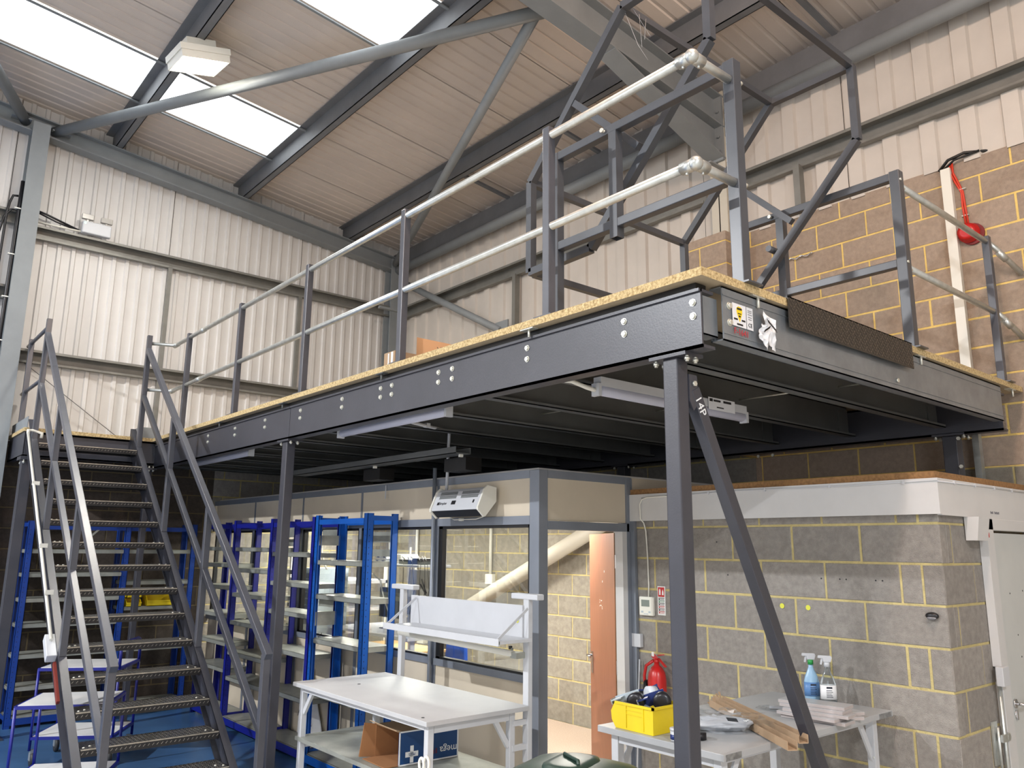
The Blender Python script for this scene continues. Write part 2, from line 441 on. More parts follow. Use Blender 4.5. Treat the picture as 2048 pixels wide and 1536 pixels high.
# ---- girts (C sections) on the gable and on the right wall
def girt(p0, p1, nrm, parent, h=.14, d=.13):
    "C section running p0->p1, standing off the wall towards nrm; top flange bright"
    n = Vector(nrm); p0 = Vector(p0); p1 = Vector(p1); m = M(); t = .006
    m.bar(p0+n*(d/2), p1+n*(d/2), d, t)                                     # top flange
    m.bar(p0+n*(d-.003)+Vector((0, 0, -.012)), p1+n*(d-.003)+Vector((0, 0, -.012)), t, .026)   # lip
    m.bar(p0+n*(.012)+Vector((0, 0, -h/2)), p1+n*(.012)+Vector((0, 0, -h/2)), t, h)   # web at the wall
    m.bar(p0+n*(.04)+Vector((0, 0, -h)), p1+n*(.04)+Vector((0, 0, -h)), .06, t)
    m.bar(p0+n*(.067)+Vector((0, 0, -h+.010)), p1+n*(.067)+Vector((0, 0, -h+.010)), t, .022)
    return obj('girt', m, GIRT, parent)
for z in (5.50, 4.02):
    girt((1.36, YG-.03, z), (XW-.15, YG-.03, z), (0, -1, 0), wb)
girt((-2.5, YG-.03, 5.62), (1.16, YG-.03, 5.62), (0, -1, 0), wb)
girt((-2.5, YG-.03, 4.72), (1.16, YG-.03, 4.72), (0, -1, 0), wb)
girt((XW-.03, 4.5, 5.46), (XW-.03, YG-.1, 5.46), (-1, 0, 0), wr, .15)
girt((XW-.0, -1.2, 5.46), (XW-.0, 4.1, 5.46), (-1, 0, 0), wr, .15)
for x in (2.90, 4.70):
    obj('girt_stay', M().box(x-.03, YG-.10, 4.02, x+.02, YG-.05, 5.38), GIRT, wb)
    obj('girt_stay', M().box(x-.03, YG-.10, 3.03, x+.02, YG-.05, 3.88), GIRT, wb)
obj('girt_stay', M().box(XW-.12, 3.44, 4.90, XW-.04, 3.50, 5.32), GIRT, wr)
obj('girt_stay', M().box(XW-.12, 7.42, 3.05, XW-.04, 7.48, 5.32), GIRT, wr)
# gable post
obj('gable_post', M().box(1.165, YG-.30, 0, 1.345, YG-.275, 6.70).box(1.165, YG-.055, 0, 1.345, YG-.03, 6.70).box(1.245, YG-.28, 0, 1.265, YG-.05, 6.70), BUILD, wb)
# corner post
obj('corner_post', M().box(6.10, YG-.24, 3.03, 6.30, YG-.22, 6.25).box(6.10, YG-.06, 3.03, 6.30, YG-.04, 6.25).box(6.19, YG-.23, 3.03, 6.21, YG-.05, 6.25), BUILD, wb)
# wall bracing tubes and eaves tube
obj('wall_brace_tube', M().tube([(6.22, YG-.35, 5.86), (6.24, 7.65, 4.60)], .05, 12), BUILD, wr)
obj('wall_brace_plate', M().box(6.23, 7.5, 4.52, 6.25, 7.75, 4.72), BUILD, wr)
obj('eaves_tube', M().tube([(6.22, 4.5, 6.08), (6.22, YG-.2, 6.08)], .07, 14), BUILD, wr)
obj('eaves_tube', M().tube([(6.22, 4.1, 6.08), (6.22, -1.2, 6.08)], .07, 14), BUILD, wr)
obj('eaves_beam', M().box(6.26, -1.2, 6.19, 6.38, YG, 6.40), PURL, wr)
for y in (4.02, YG-.55):
    obj('cleat_plate', M().box(5.72, y-.03, 5.36 if y < 5 else 5.30, 6.05, y+.03, 5.375 if y < 5 else 5.33), BUILD, wr)

# ---- roof: sheets, rooflights, purlins, rafters, bracing
cl = struct('ceiling', (2, 4, 6.9))
def roof_sheet(x0, x1, y0, y1, material, name):
    m = M(); P = .158; n = max(1, round((y1-y0)/P)); P = (y1-y0-.008)/n; y = y0
    pts = []
    for i in range(n):
        for u, d in ((0, 0), (.62, 0), (.69, -.014), (.85, -.014), (.92, 0)): pts.append((y+u*P, d))
        y += P
    pts.append((y, 0))
    for i in range(len(pts)-1):
        (a, da), (b, db) = pts[i], pts[i+1]
        m.quad((x0, a, zr(x0)-da), (x1, a, zr(x1)-da), (x1, b, zr(x1)-db), (x0, b, zr(x0)-db))
    return obj(name, m, material, cl)
bands = [(9.28, 10.5, 0), (8.30, 9.28, 1), (7.55, 8.30, 0), (6.33, 7.55, 0), (5.38, 6.33, 1), (4.20, 5.38, 0), (3.20, 4.20, 0), (2.20, 3.20, 0), (1.2, 2.2, 0), (.2, 1.2, 0), (-9, .2, 0)]
for y0, y1, lt in bands:
    if lt:
        roof_sheet(.56, 3.72, y0, y1, SKYL, 'rooflight'); roof_sheet(3.72, 6.62, y0, y1, ROOF, 'roof_sheet'); roof_sheet(-6.5, .56, y0, y1, ROOF, 'roof_sheet')
        for yy in (y0-.015, y1-.010):
            obj('rooflight_flashing', M().bar((.56, yy+.01, zr(.56)-.035), (3.72, yy+.01, zr(3.72)-.035), .03, .012), BUILD, cl)
    else: roof_sheet(-6.5, 6.62, y0, y1, ROOF, 'roof_sheet')
obj('roof_backing', M().prism([(-12, -9, zr(-12)+.12), (6.7, -9, zr(6.7)+.12), (6.7, -9, zr(6.7)+.16), (-12, -9, zr(-12)+.16)], (0, 19.6, 0)), ROOF, cl)
w5 = smesh('wall_right_far', M().box(XW+.02, -9, 0, XW+.12, -1.2, 6.7), LINERR)
w6 = smesh('wall_far', M().box(-3, -9.1, 0, XW+.1, -9.0, 7.5).box(-12, -9.1, 0, -10, -9.0, 8).box(-10, -9.1, 4.6, -3, -9.0, 8), LINERR)
w7 = smesh('wall_far_left', M().box(-12.1, -9, 0, -12, YG+.2, 8.6), LINERR)
w8 = smesh('wall_back_far', M().box(-12, YG, 0, -2.0, YG+.1, 8.6), LINER)
def purlin(x, y0, y1, name='purlin'):
    z0 = zp(x); z1 = zr(x)-.005; t = .008; m = M()
    m.box(x-.0, y0, z0, x+t, y1, z1).box(x-.0, y0, z0, x+.085, y1, z0+t).box(x-.085, y0, z1-t, x+t, y1, z1).box(x+.085-t, y0, z0, x+.085, y1, z0+.025)
    return obj(name, m, PURL, cl)
for x in (-4.49, -2.85, -1.21, .43, 2.07, 3.71, 5.35):
    purlin(x, -1.8, 4.24); purlin(x, 4.24, YG)
# anti-sag bars
for y in (7.55, 5.9, 3.0, 1.3):
    for xa, xb in ((5.36, 6.27),):
        obj('sag_bar', M().bar((xa, y, zp(xa)+.12), (xb, y, zp(xb)+.12), .05, .03), PURL, cl)
def isec(p, q, up, w, h, t, parent, name, material=BUILD):
    p = Vector(p); q = Vector(q); up = Vector(up); m = M()
    m.bar(p+up*(h/2), q+up*(h/2), w, t, up); m.bar(p-up*(h/2), q-up*(h/2), w, t, up); m.bar(p, q, t*.8, h, up)
    return obj(name, m, material, parent)
up = Vector((.106, 0, 1)).normalized()
isec((-6.5, YG-.14, zp(-6.5)-.11), (6.25, YG-.14, zp(6.25)-.11), up, .16, .20, .014, cl, 'gable_rafter')
# portal frame at Y ~ 4.24: rafter, haunch, column
isec((-6.5, 4.24, zp(-6.5)-.17), (6.35, 4.24, zp(6.35)-.17), up, .19, .32, .014, cl, 'portal_rafter')
hm = M()
xa, xb = 4.62, 6.20
za, zb, zc = zp(xa)-.34, 5.62, zp(xb)-.34
hm.prism([(xa, 4.235, za), (xb, 4.235, zb), (xb, 4.235, zc)], (0, .012, 0))
hm.bar((xa, 4.24, za), (xb, 4.24, zb), .19, .014, (0, 0, 1))
obj('portal_haunch', hm, BUILD, cl)
obj('end_plate', M().box(6.16, 4.15, 5.60, 6.19, 4.33, 6.30), BUILD, cl)
for z in (5.70, 5.85, 6.0, 6.12):
    obj('bolt', M().lathe((6.15, 4.19, z), [(.014, -.012), (.014, .01)], 6, 'X'), BUILD, cl)
obj('portal_column', M().box(6.19, 4.15, 4.7, 6.205, 4.33, 6.35).box(6.37, 4.15, 4.7, 6.385, 4.33, 6.35).box(6.19, 4.235, 4.7, 6.38, 4.247, 6.35), mat('cream_steel', S(196, 190, 176), .5), wr)
# roof bracing tubes
def ztube(x): return zp(x)-.10
obj('roof_brace_tube', M().tube([(1.40, 10.27, ztube(1.40)), (4.05, 4.33, ztube(4.05)-.1)], .06, 14), BUILD, cl)
obj('roof_brace_tube', M().tube([(1.10, 10.25, ztube(1.10)), (-1.55, 4.36, ztube(-1.55)-.1)], .06, 14), BUILD, cl)
obj('roof_brace_tube', M().tube([(3.98, 4.42, ztube(4.0)-.08), (6.12, 10.1, ztube(6.12)-.05)], .05, 14), BUILD, cl)
for x, y in ((1.47, 10.15), (1.05, 10.14)):
    obj('brace_plate', M().box(x-.1, y, ztube(x)-.02, x+.1, y+.14, ztube(x)-.005), BUILD, cl)

# ================================================================== OFFICE PARTITION
XP, YP = 3.75, 4.15
wf = struct('wall_left', (XP, 7.2, 0), 'office partition of grey frame with beige panels above and below the glass')
PT = 2.41
def infill(y0, y1, z0, z1): obj('infill_panel', M().box(XP+.012, y0, z0, XP+.045, y1, z1), PANEL, wf)
MY = [5.385, 6.62, 7.84, 9.09, 10.32]
ys = [4.25]+MY
for i in range(len(ys)-1):
    infill(ys[i]+.006, ys[i+1]-.006, 2.09, PT-.05); infill(ys[i]+.006, ys[i+1]-.006, .08, .985)
# vertical frame members (mullions)
obj('corner_mullion', M().box(XP, YP, 0, XP+.085, YP+.10, PT), ALU, wf, bevel=.003)
for y in MY[:-1]:
    obj('mullion', M().box(XP+.006, y-.014, 2.09, XP+.05, y+.014, PT-.04), ALU, wf)
    obj('mullion', M().box(XP+.004, y-.022, 0, XP+.06, y+.022, 2.09), ALU, wf)
obj('top_rail', M().box(XP, YP+.10, PT-.055, XP+.06, YG-.02, PT), ALU, wf)
obj('transom', M().box(XP, YP+.10, 2.03, XP+.06, YG-.02, 2.09), ALU, wf)
obj('sill_rail', M().box(XP-.004, YP+.10, .965, XP+.06, YG-.02, 1.015), ALU, wf)
obj('bottom_rail', M().box(XP, YP+.10, 0, XP+.06, YG-.02, .08), ALU, wf)
for i in range(len(ys)-1):
    a, b = ys[i]+(.0 if i == 0 else .024), ys[i+1]-.024
    wn = struct('window_%d' % (i+1), (XP+.03, (a+b)/2, 1.5))
    fr = M(); t = .022; x0, x1 = XP+.010, XP+.05
    fr.box(x0, a, 1.015, x1, a+t, 2.03).box(x0, b-t*2.2, 1.015, x1, b, 2.03).box(x0, a, 2.03-t, x1, b, 2.03).box(x0, a, 1.015, x1, b, 1.015+t*.7)
    obj('glazing_bead', fr, BLACKR, wn)
    obj('pane', M().box(XP+.028, a+t, 1.03, XP+.034, b-t, 2.01), GLASS, wn)
# return with the door opening
wt = struct('wall_front', (4.2, YP, 0), 'grey-framed return of the office partition with an open doorway')
obj('infill_panel', M().box(XP+.09, YP+.012, 2.06, 4.66, YP+.045, PT-.05), PANEL, wt)
obj('top_rail', M().box(XP+.085, YP, PT-.055, 4.72, YP+.06, PT), ALU, wt)
obj('door_head', M().box(XP+.085, YP-.004, 1.995, 4.68, YP+.07, 2.055), ALU, wt)
obj('jamb_liner', M().box(4.605, YP, 0, 4.655, YP+.09, 1.995), WHITEP, wt)
obj('jamb_frame', M().box(4.655, YP-.004, 0, 4.70, YP+.07, PT), ALU, wt)
obj('closing_panel', M().box(4.70, YP+.01, 2.2, 5.6, YP+.05, PT), PANEL, wt)
# door leaf, opened inwards
dr = struct('door_1', (4.60, 4.22, 0))
ang = math.radians(57.7)
hx, hy = 4.60, 4.235; L = .80; T = .044
T0 = Matrix.Translation((hx, hy, 0)) @ Matrix.Rotation(ang, 4, 'Z')
obj('door_leaf', M().box(0, -T, .01, L, 0, 1.985).xform(T0), WOODD, dr)
obj('leaf_edge', M().box(-.003, -T, .01, 0, 0, 1.985).xform(T0), WOODE, dr)
for z in (.2, .95, 1.72):
    obj('hinge', M().box(-.008, -T+.004, z, -.003, -.004, z+.10).lathe((-.010, -T-.004, z), [(.008, 0), (.008, .10)], 8).xform(T0), CHROME, dr)
obj('lever_handle', M().box(L-.10, 0, .86, L-.06, .008, 1.03).tube([(L-.08, 0, 1.0), (L-.08, .05, 1.0), (L-.20, .05, 1.0)], .009, 8).box(L-.10, -T-.008, .86, L-.06, -T, 1.03).tube([(L-.08, -T, 1.0), (L-.08, -T-.05, 1.0), (L-.2, -T-.05, 1.0)], .009, 8).xform(T0), CHROME, dr)
obj('lock_face', M().box(L, -T+.01, .82, L+.002, -.01, 1.05).xform(T0), CHROME, dr)
# marks left by old stickers on the leaf
tx = M()
for i in range(9):
    px, pz = .42+random.uniform(-.05, .06), 1.42+random.uniform(-.03, .05)
    tx.box(px, 0, pz, px+.012, .0012, pz+.006)
for px, pz in ((.30, 1.68), (.36, 1.60)): tx.box(px, 0, pz, px+.01, .0012, pz+.016)
obj('sticker_residue', tx.xform(T0), WHITE, dr)
# office ceiling panel (lit)
oc = smesh('ceiling_2', M().box(XP+.06, YP+.07, PT-.02, XW-.01, YG-.03, PT+.02), WHITEP)
for x, y in ((5.0, 5.2), (5.0, 7.4), (5.0, 9.4)):
    t = thing('ceiling_light', {5.2: 'lit square panel light in the office ceiling near the door', 7.4: 'lit square panel light in the middle of the office ceiling', 9.4: 'lit square panel light at the far end of the office ceiling'}[y], 'light', (x, y, PT-.02), 'office panel lights')
    obj('frame', M().box(x-.31, y-.31, PT-.045, x+.31, y+.31, PT-.022), WHITEP, t)
    obj('diffuser', M().box(x-.29, y-.29, PT-.050, x+.29, y+.29, PT-.0455), LEDP, t)
    area_light('office_panel_light', (x, y, PT-.06), (x, y, 0), .55, .55, 85, (1.0, .95, .86))

# ================================================================== SIDE ROOM
XS, YS = 4.72, 1.90
ws = struct('wall_side_room', (XS, 3, 0))
JA = [2.357, 2.806, 3.255, 3.70]; JB = [2.013, 2.135, 2.595, 3.04, 3.49, 3.94]
block_wall(ws, 'X', XS, YS, YP+.02, 0, 2.12, (JA, JB), BLOCK, MORTAR)
# even/odd: course 8 (1.8-2.025) is A
wq = struct('wall_side_room_end', (5.0, YS, 0))
block_wall(wq, 'Y', YS-.002, XS+.004, 5.30, 0, 2.12, ([4.80, 4.872], [5.145]), BLOCK, MORTAR)
block_wall(wq, 'Y', YS-.001, 6.30, XW, 0, 2.12, ([], []), BLOCK, MORTAR)
tr = struct('trim_1', (XS, 3, 2.2), 'white painted fascia board around the top of the block room')
obj('fascia_board', M().box(XS-.035, YS-.03, 2.075, XS-.01, YP-.005, 2.275), WHITEP, tr)
obj('fascia_board', M().box(XS-.01, YS-.03, 2.07, XW-.01, YS-.004, 2.275), WHITEP, tr)
obj('fascia_wire', M().tube([(XS-.039, 4.02, 2.245), (XS-.039, 3.2, 2.262), (XS-.039, 2.4, 2.255), (XS-.039, YS-.034, 2.262)], .004, 6).tube([(XS-.04, YS-.035, 2.255), (5.4, YS-.035, 2.262), (XW-.02, YS-.035, 2.258)], .004, 6), WHITEM, tr)
for y in (2.05, 2.5, 2.95, 3.4): obj('cable_clip', M().box(XS-.044, y, 2.248, XS-.035, y+.012, 2.268), WHITEM, tr)
for x in (4.9, 5.2, 5.5, 5.8): obj('cable_clip', M().box(x, YS-.040, 2.25, x+.012, YS-.03, 2.27), WHITEM, tr)
c2 = smesh('ceiling_3', M().box(XS-.02, YS-.012, 2.275, XW-.01, YP-.0, 2.315), BROWNB)
# side room door
d2 = struct('door_2', (5.75, YS, 0))
obj('door_frame', M().box(5.30, YS-.035, 0, 5.42, YS+.05, 2.07).box(6.30, YS-.035, 0, 6.36, YS+.05, 2.07).box(5.30, YS-.035, 2.0, 6.36, YS+.05, 2.07), WHITEP, d2, bevel=.004)
obj('door_stop', M().box(5.42, YS+.0, 0, 5.445, YS+.03, 1.985), WHITEP, d2)
obj('door_leaf', M().box(5.448, YS-.012, .01, 6.297, YS+.03, 1.985), GREYDOOR, d2)
obj('lock_face', M().box(5.4475, YS-.018, .86, 5.458, YS-.012, 1.07), BLACK, d2)
obj('lever_handle', M().lathe((5.52, YS-.018, .99), [(.026, -.004), (.026, .006)], 16, 'Y').tube([(5.52, YS-.012, .99), (5.52, YS-.06, .99), (5.55, YS-.065, .985), (5.66, YS-.06, .99)], .010, 10), CHROME, d2)
obj('lock_escutcheon', M().lathe((5.52, YS-.016, .93), [(.022, -.004), (.022, .006)], 16, 'Y').box(5.512, YS-.024, .90, 5.528, YS-.016, .955), CHROME, d2)
for x, z in ((5.64, 1.62), (5.86, 1.63), (5.70, 1.37), (6.1, 1.45), (5.72, 1.24)):
    obj('screw_hole', M().lathe((x, YS-.0125, z), [(.005, -.001), (.005, .001)], 8, 'Y'), BLACK, d2)
# ================================================================== MEZZANINE
ZD = 3.03
mz = thing('mezzanine_floor', 'raised mezzanine platform of graphite steel beams with a chipboard deck', 'mezzanine', (2.68, 1.91, 0))
dz0 = 2.992
ycuts = [1.905, 4.305, 6.705, 9.105, YG-.02]; xcuts = [2.63, 3.83, 5.03, XW-.02]
def deck(x0, y0, x1, y1):
    o = obj('deck_board', M().box(x0, y0, dz0, x1, y1, ZD), [CHIPE, CHIPU], mz)
    for p in o.data.polygons:
        if abs(p.normal.z) > .5: p.material_index = 1
for i in range(4):
    for j in range(3):
        x0, x1, y0, y1 = xcuts[j]+.0015, xcuts[j+1]-.0015, ycuts[i]+(.0015 if i else 0), ycuts[i+1]-.0015
        deck(x0, y0, x1, y1)
deck(1.38, 9.40, 2.628, YG-.02)
# main front beam (channel, web outwards)
def channel(y0, y1, x, sgn=1):
    m = M(); m.box(x, y0, 2.70, x+.010*sgn, y1, 2.955) if sgn > 0 else m.box(x-.01, y0, 2.70, x, y1, 2.955)
    a, b = (x, x+.09) if sgn > 0 else (x-.09, x)
    m.box(a, y0, 2.70, b, y1, 2.713).box(a-.012, y0, 2.942, b, y1, 2.955); return m
obj('main_beam', channel(1.95, 5.925, 2.68), STEEL, mz); obj('main_beam', channel(5.931, 9.46, 2.68), STEEL, mz)
obj('packer', M().box(2.69, 1.98, 2.957, 2.76, 9.4, 2.99), BLACKR, mz)
obj('rear_beam', M().box(6.05, 1.95, 2.69, 6.06, YG-.05, 2.955).box(6.05, 1.95, 2.69, 6.14, YG-.05, 2.705).box(6.05, 1.95, 2.94, 6.14, YG-.05, 2.955), STEEL, mz)
obj('landing_beam', M().box(1.40, 9.43, 2.74, 2.68, 9.44, 2.985).box(1.40, 9.43, 2.74, 2.68, 9.50, 2.753).box(1.40, 9.43, 2.972, 2.68, 9.50, 2.985), STEEL, mz)
obj('landing_beam', M().box(1.395, 9.43, 2.74, 1.405, YG-.05, 2.985).box(1.395, 9.43, 2.74, 1.465, YG-.05, 2.753), STEEL, mz)
# joists (Z sections)
def joist(y, x0=2.775, x1=6.04, sgn=-1, material=STEELD):
    t = .006; m = M(); z0, z1 = 2.745, 2.985
    m.box(x0, y, z0, x1, y+t, z1)
    a, b = (y-.065, y) if sgn < 0 else (y, y+.065)
    m.box(x0, a, z0, x1, b, z0+t); m.box(x0, y, z1-t, x1, y+.065, z1)
    e = a if sgn < 0 else b-t
    m.box(x0, e, z0, x1, e+t, z0+.022)
    return m
edge = M().box(2.80, 1.925, 2.745, 6.0, 1.931, 2.985).box(2.80, 1.925, 2.745, 6.0, 1.99, 2.751).box(2.80, 1.925, 2.979, 6.0, 1.99, 2.985).box(2.80, 1.985, 2.745, 6.0, 1.991, 2.77)
edge.box(2.80, 1.921, 2.775, 6.0, 1.925, 2.780).box(2.80, 1.921, 2.945, 6.0, 1.925, 2.950)
obj('edge_joist', edge, GALVD, mz)
obj('joist_cleat', M().box(2.70, 1.955, 2.76, 2.80, 1.961, 2.93).box(2.70, 1.955, 2.76, 2.80, 2.02, 2.765), GALVD, mz)
JY = [2.38, 3.05, 3.72, 4.40, 5.07, 5.74, 6.41, 7.08, 7.75, 8.42, 9.10, 9.75]
for i, y in enumerate(JY):
    obj('joist', joist(y), STEELD, mz)
    obj('joist_cleat', M().box(5.90, y-.008, 2.77, 6.045, y, 2.96), STEELD, mz)
for k, y in enumerate(JY[:3]):
    yy = [2.30, 2.72, 3.45][k]
    pass
for x, y0, y1 in ((4.64, 1.95, 2.38), (4.58, 2.44, 3.05), (4.52, 3.10, 3.72), (4.0, 3.78, 4.4)):
    obj('tie_rod', M().tube([(x+.02, y0, 2.86), (x, y1, 2.86)], .005, 6), BOLT, mz)
# bolts
bm = M().lathe((0, 0, 0), [(.013, 0), (.013, .010)], 6, 'X')
wsh = M().lathe((0, 0, 0), [(.017, .008), (.017, .011)], 12, 'X')
bm.v += []
B0 = None
def bolt(x, y, z, parent, name='bolt'):
    global B0
    if B0 is None:
        m = M().lathe((-.011, 0, 0), [(.0125, 0), (.0125, .009)], 6, 'X').lathe((-.003, 0, 0), [(.0165, 0), (.0165, .003)], 12, 'X')
        B0 = obj(name, m, BOLT, parent, origin=(0, 0, 0)); B0.location = Vector((x, y, z))-wloc(parent); return B0
    return inst(name, B0, (x, y, z), parent)
for y in (1.99, 2.38, 3.06, 3.73, 3.87, 4.40, 4.54, 5.07, 5.74, 6.41, 7.07, 7.75, 8.42):
    bolt(2.68, y, 2.90, mz); bolt(2.68, y, 2.84, mz)
for x in (2.845,):
    for z in (2.905, 2.83): obj('bolt', M().lathe((x, 1.925, z), [(.0165, -.003), (.0165, 0)], 12, 'Y').lathe((x, 1.922, z), [(.0125, -.009), (.0125, 0)], 6, 'Y'), BOLT, mz)
obj('bolt', M().lathe((4.42, 1.925, 2.80), [(.013, -.010), (.013, 0)], 6, 'Y'), BOLT, mz)
# hanging bolts and clip plates below the deck edge
for x, y in ((2.655, 3.02), (2.655, 4.5), (2.655, 6.03), (2.655, 7.41)):
    obj('clip_plate', M().box(x-.02, y-.05, dz0-.006, x+.02, y+.05, dz0).tube([(x, y, dz0), (x, y, dz0-.045)], .007, 8), BOLT if y < 4 else STEELD, mz)
for x in (3.06, 4.74, 6.2):
    obj('clip_plate', M().box(x-.05, 1.908, dz0-.006, x+.05, 1.95, dz0).tube([(x, 1.915, dz0), (x, 1.915, dz0-.055)], .007, 8), BOLT, mz)
# columns
def column(x0, y0, s=.08, t=.075, z1=2.685, foot=True):
    m = M().box(x0, y0, .012, x0+t, y0+s, z1); o = obj('column', m, STEEL, mz, bevel=.006)
    obj('cap_plate', M().box(x0-.02, y0-.06, z1, x0+t+.03, y0+s+.06, 2.70), STEEL, mz)
    for yy in (y0-.045, y0+s+.045):
        obj('cap_bolt', M().tube([(x0+.012, yy, 2.72), (x0+.012, yy, 2.66)], .008, 8).lathe((x0+.012, yy, 2.668), [(.013, 0), (.013, .012)], 6), BOLT, mz)
        obj('cap_bolt', M().tube([(x0+t-.005, yy, 2.72), (x0+t-.005, yy, 2.66)], .008, 8).lathe((x0+t-.005, yy, 2.668), [(.013, 0), (.013, .012)], 6), BOLT, mz)
    if foot: obj('base_plate', M().box(x0-.05, y0-.05, 0, x0+t+.05, y0+s+.05, .012), STEEL, mz)
column(2.70, 2.10); column(2.70, 6.00, .085, .075)
column(1.40, 9.44, .10, .10, 2.735); column(2.62, 9.46, .08, .06, 2.68)
column(6.06, 2.26, .10, .10, 2.685, False); column(6.06, 5.42, .10, .10, 2.685, False)
obj('wall_strut', M().box(6.30, 2.20, 2.32, 6.36, 2.245, 2.72), GALV, mz)
for y, z in ((2.24, 2.66), (2.24, 2.46), (3.72, 2.66), (3.86, 2.66), (3.82, 2.42)):
    obj('bolt', M().lathe((6.045, y, z), [(.014, -.01), (.014, 0)], 6, 'X'), BOLT, mz)
# raking brace beside the front column
obj('raking_brace', M().bar((2.815, 2.12, 2.56), (4.13, 2.12, .03), .055, .06, (0, 0, 1)), STEEL, mz, bevel=.004)
obj('gusset_plate', M().prism([(2.775, 2.095, 2.62), (2.83, 2.095, 2.62), (2.84, 2.095, 2.50), (2.80, 2.095, 2.46), (2.775, 2.095, 2.50)], (0, .008, 0)), STEEL, mz)
obj('bolt', M().lathe((2.805, 2.094, 2.58), [(.0125, -.010), (.0125, 0)], 6, 'Y'), BOLT, mz)
obj('base_plate', M().box(4.05, 2.05, 0, 4.25, 2.19, .012), STEEL, mz)
ba = math.atan2(-(2.56-.03), 4.13-2.815)
text('chalk_mark', '14P', .062, (2.845, 2.0915, 2.485), RY, WHITE, mz, rot=ba)
# chequer plate lip over the deck edge at the gate
cp = M().box(3.28, 1.893, 2.885, 4.58, 1.898, ZD+.006).box(3.28, 1.893, ZD, 4.58, 2.10, ZD+.006)
o = obj('loading_edge_plate', cp, None or mat('chequer_plate_wall', S(58, 54, 50), .42, .3, .10, 5, spec=.6), mz)
nb = M()
PX = .031
r = 0; z = 2.90
while z < 3.03:
    x = 3.295+(PX/2 if r % 2 else 0)
    while x < 4.57:
        s = 1 if ((r+int(round(x/PX))) % 2) else -1
        nb.bar((x-.007, 1.8925, z-.006*s), (x+.007, 1.8925, z+.006*s), .005, .003, (0, 1, 0)); x += PX
    z += .0155; r += 1
o2 = obj('plate_pattern', nb, mat('plate_nub', S(104, 98, 92), .3, .6), o); o2['kind'] = 'stuff'

# stickers on the edge joist
st = obj('maker_label', M().box(2.863, 1.9195, 2.822, 2.965, 1.9205, 2.925), PAPER, mz); st['label'] = 'white maker label with a yellow pointed badge'
obj('badge', M().prism([(2.893, 1.9190, 2.905), (2.905, 1.9190, 2.914), (2.925, 1.9190, 2.914), (2.937, 1.9190, 2.905), (2.936, 1.9190, 2.885), (2.915, 1.9190, 2.843), (2.894, 1.9190, 2.885)], (0, .0005, 0)), YEL, st)
obj('badge_print', M().box(2.897, 1.9184, 2.899, 2.933, 1.9190, 2.908).box(2.902, 1.9184, 2.880, 2.928, 1.9190, 2.884).box(2.908, 1.9184, 2.866, 2.922, 1.9190, 2.874), BLACK, st)
obj('label_print', M().box(2.872, 1.9188, 2.850, 2.900, 1.9194, 2.858).box(2.930, 1.9188, 2.850, 2.957, 1.9194, 2.858).box(2.893, 1.9188, 2.829, 2.938, 1.9194, 2.837), BLACK, st)
st2 = obj('approval_label', M().box(2.970, 1.9195, 2.822, 3.018, 1.9205, 2.925), PAPER, mz)
text('lettering', 'CE', .026, (2.994, 1.9188, 2.842), RY, BLACK, st2)
obj('label_print', M().box(2.978, 1.9188, 2.908, 3.010, 1.9194, 2.911).box(2.978, 1.9188, 2.900, 3.008, 1.9194, 2.903).box(2.978, 1.9188, 2.890, 3.012, 1.9194, 2.893).box(2.980, 1.9188, 2.878, 3.008, 1.9194, 2.881).box(2.982, 1.9188, 2.868, 3.006, 1.9194, 2.871), mat('grey_print', S(120, 120, 126), .6), st2)
text('marker_writing', 'F-1641', .040, (2.925, 1.9195, 2.797), RY, mat('red_marker', S(178, 50, 60), .6), mz, rot=-.03)
# torn packet hanging from the deck edge
t = thing('paper_packet', 'crumpled printed white paper packet hanging on the edge joist beside the maker label', 'packet', (3.10, 1.915, 2.74))
pk = M(); random.seed(3)
def crum(poly, d, nx=5, nz=6):
    (x0, z0), (x1, z1), (x2, z2), (x3, z3) = poly
    g = [[None]*(nz+1) for _ in range(nx+1)]
    for i in range(nx+1):
        for j in range(nz+1):
            u, v = i/nx, j/nz
            x = (1-u)*((1-v)*x0+v*x3)+u*((1-v)*x1+v*x2); z = (1-u)*((1-v)*z0+v*z3)+u*((1-v)*z1+v*z2)
            g[i][j] = (x+random.uniform(-.004, .004), d+random.uniform(-.011, .008), z+random.uniform(-.004, .004))
    for i in range(nx):
        for j in range(nz):
            pk.quad(g[i][j], g[i+1][j], g[i+1][j+1], g[i][j+1])
crum([(3.02, 2.80), (3.075, 2.735), (3.12, 2.845), (3.055, 2.862)], 1.895)
obj('folded_flap', pk, PAPER, t); pk = M()
crum([(3.10, 2.765), (3.165, 2.755), (3.16, 2.895), (3.07, 2.93)], 1.902)
obj('packet_body', pk, PAPER, t)
pm = M()
for i in range(7): pm.bar((3.040+i*.007, 1.880, 2.815+i*.004), (3.052+i*.007, 1.880, 2.828+i*.004), .004, .001, (0, 1, 0))
for i in range(8): pm.bar((3.08+i*.009, 1.886, 2.885-i*.005), (3.09+i*.009, 1.886, 2.868-i*.005), .004, .001, (0, 1, 0))
obj('packet_print', pm, BLACK, t)
random.seed(11)

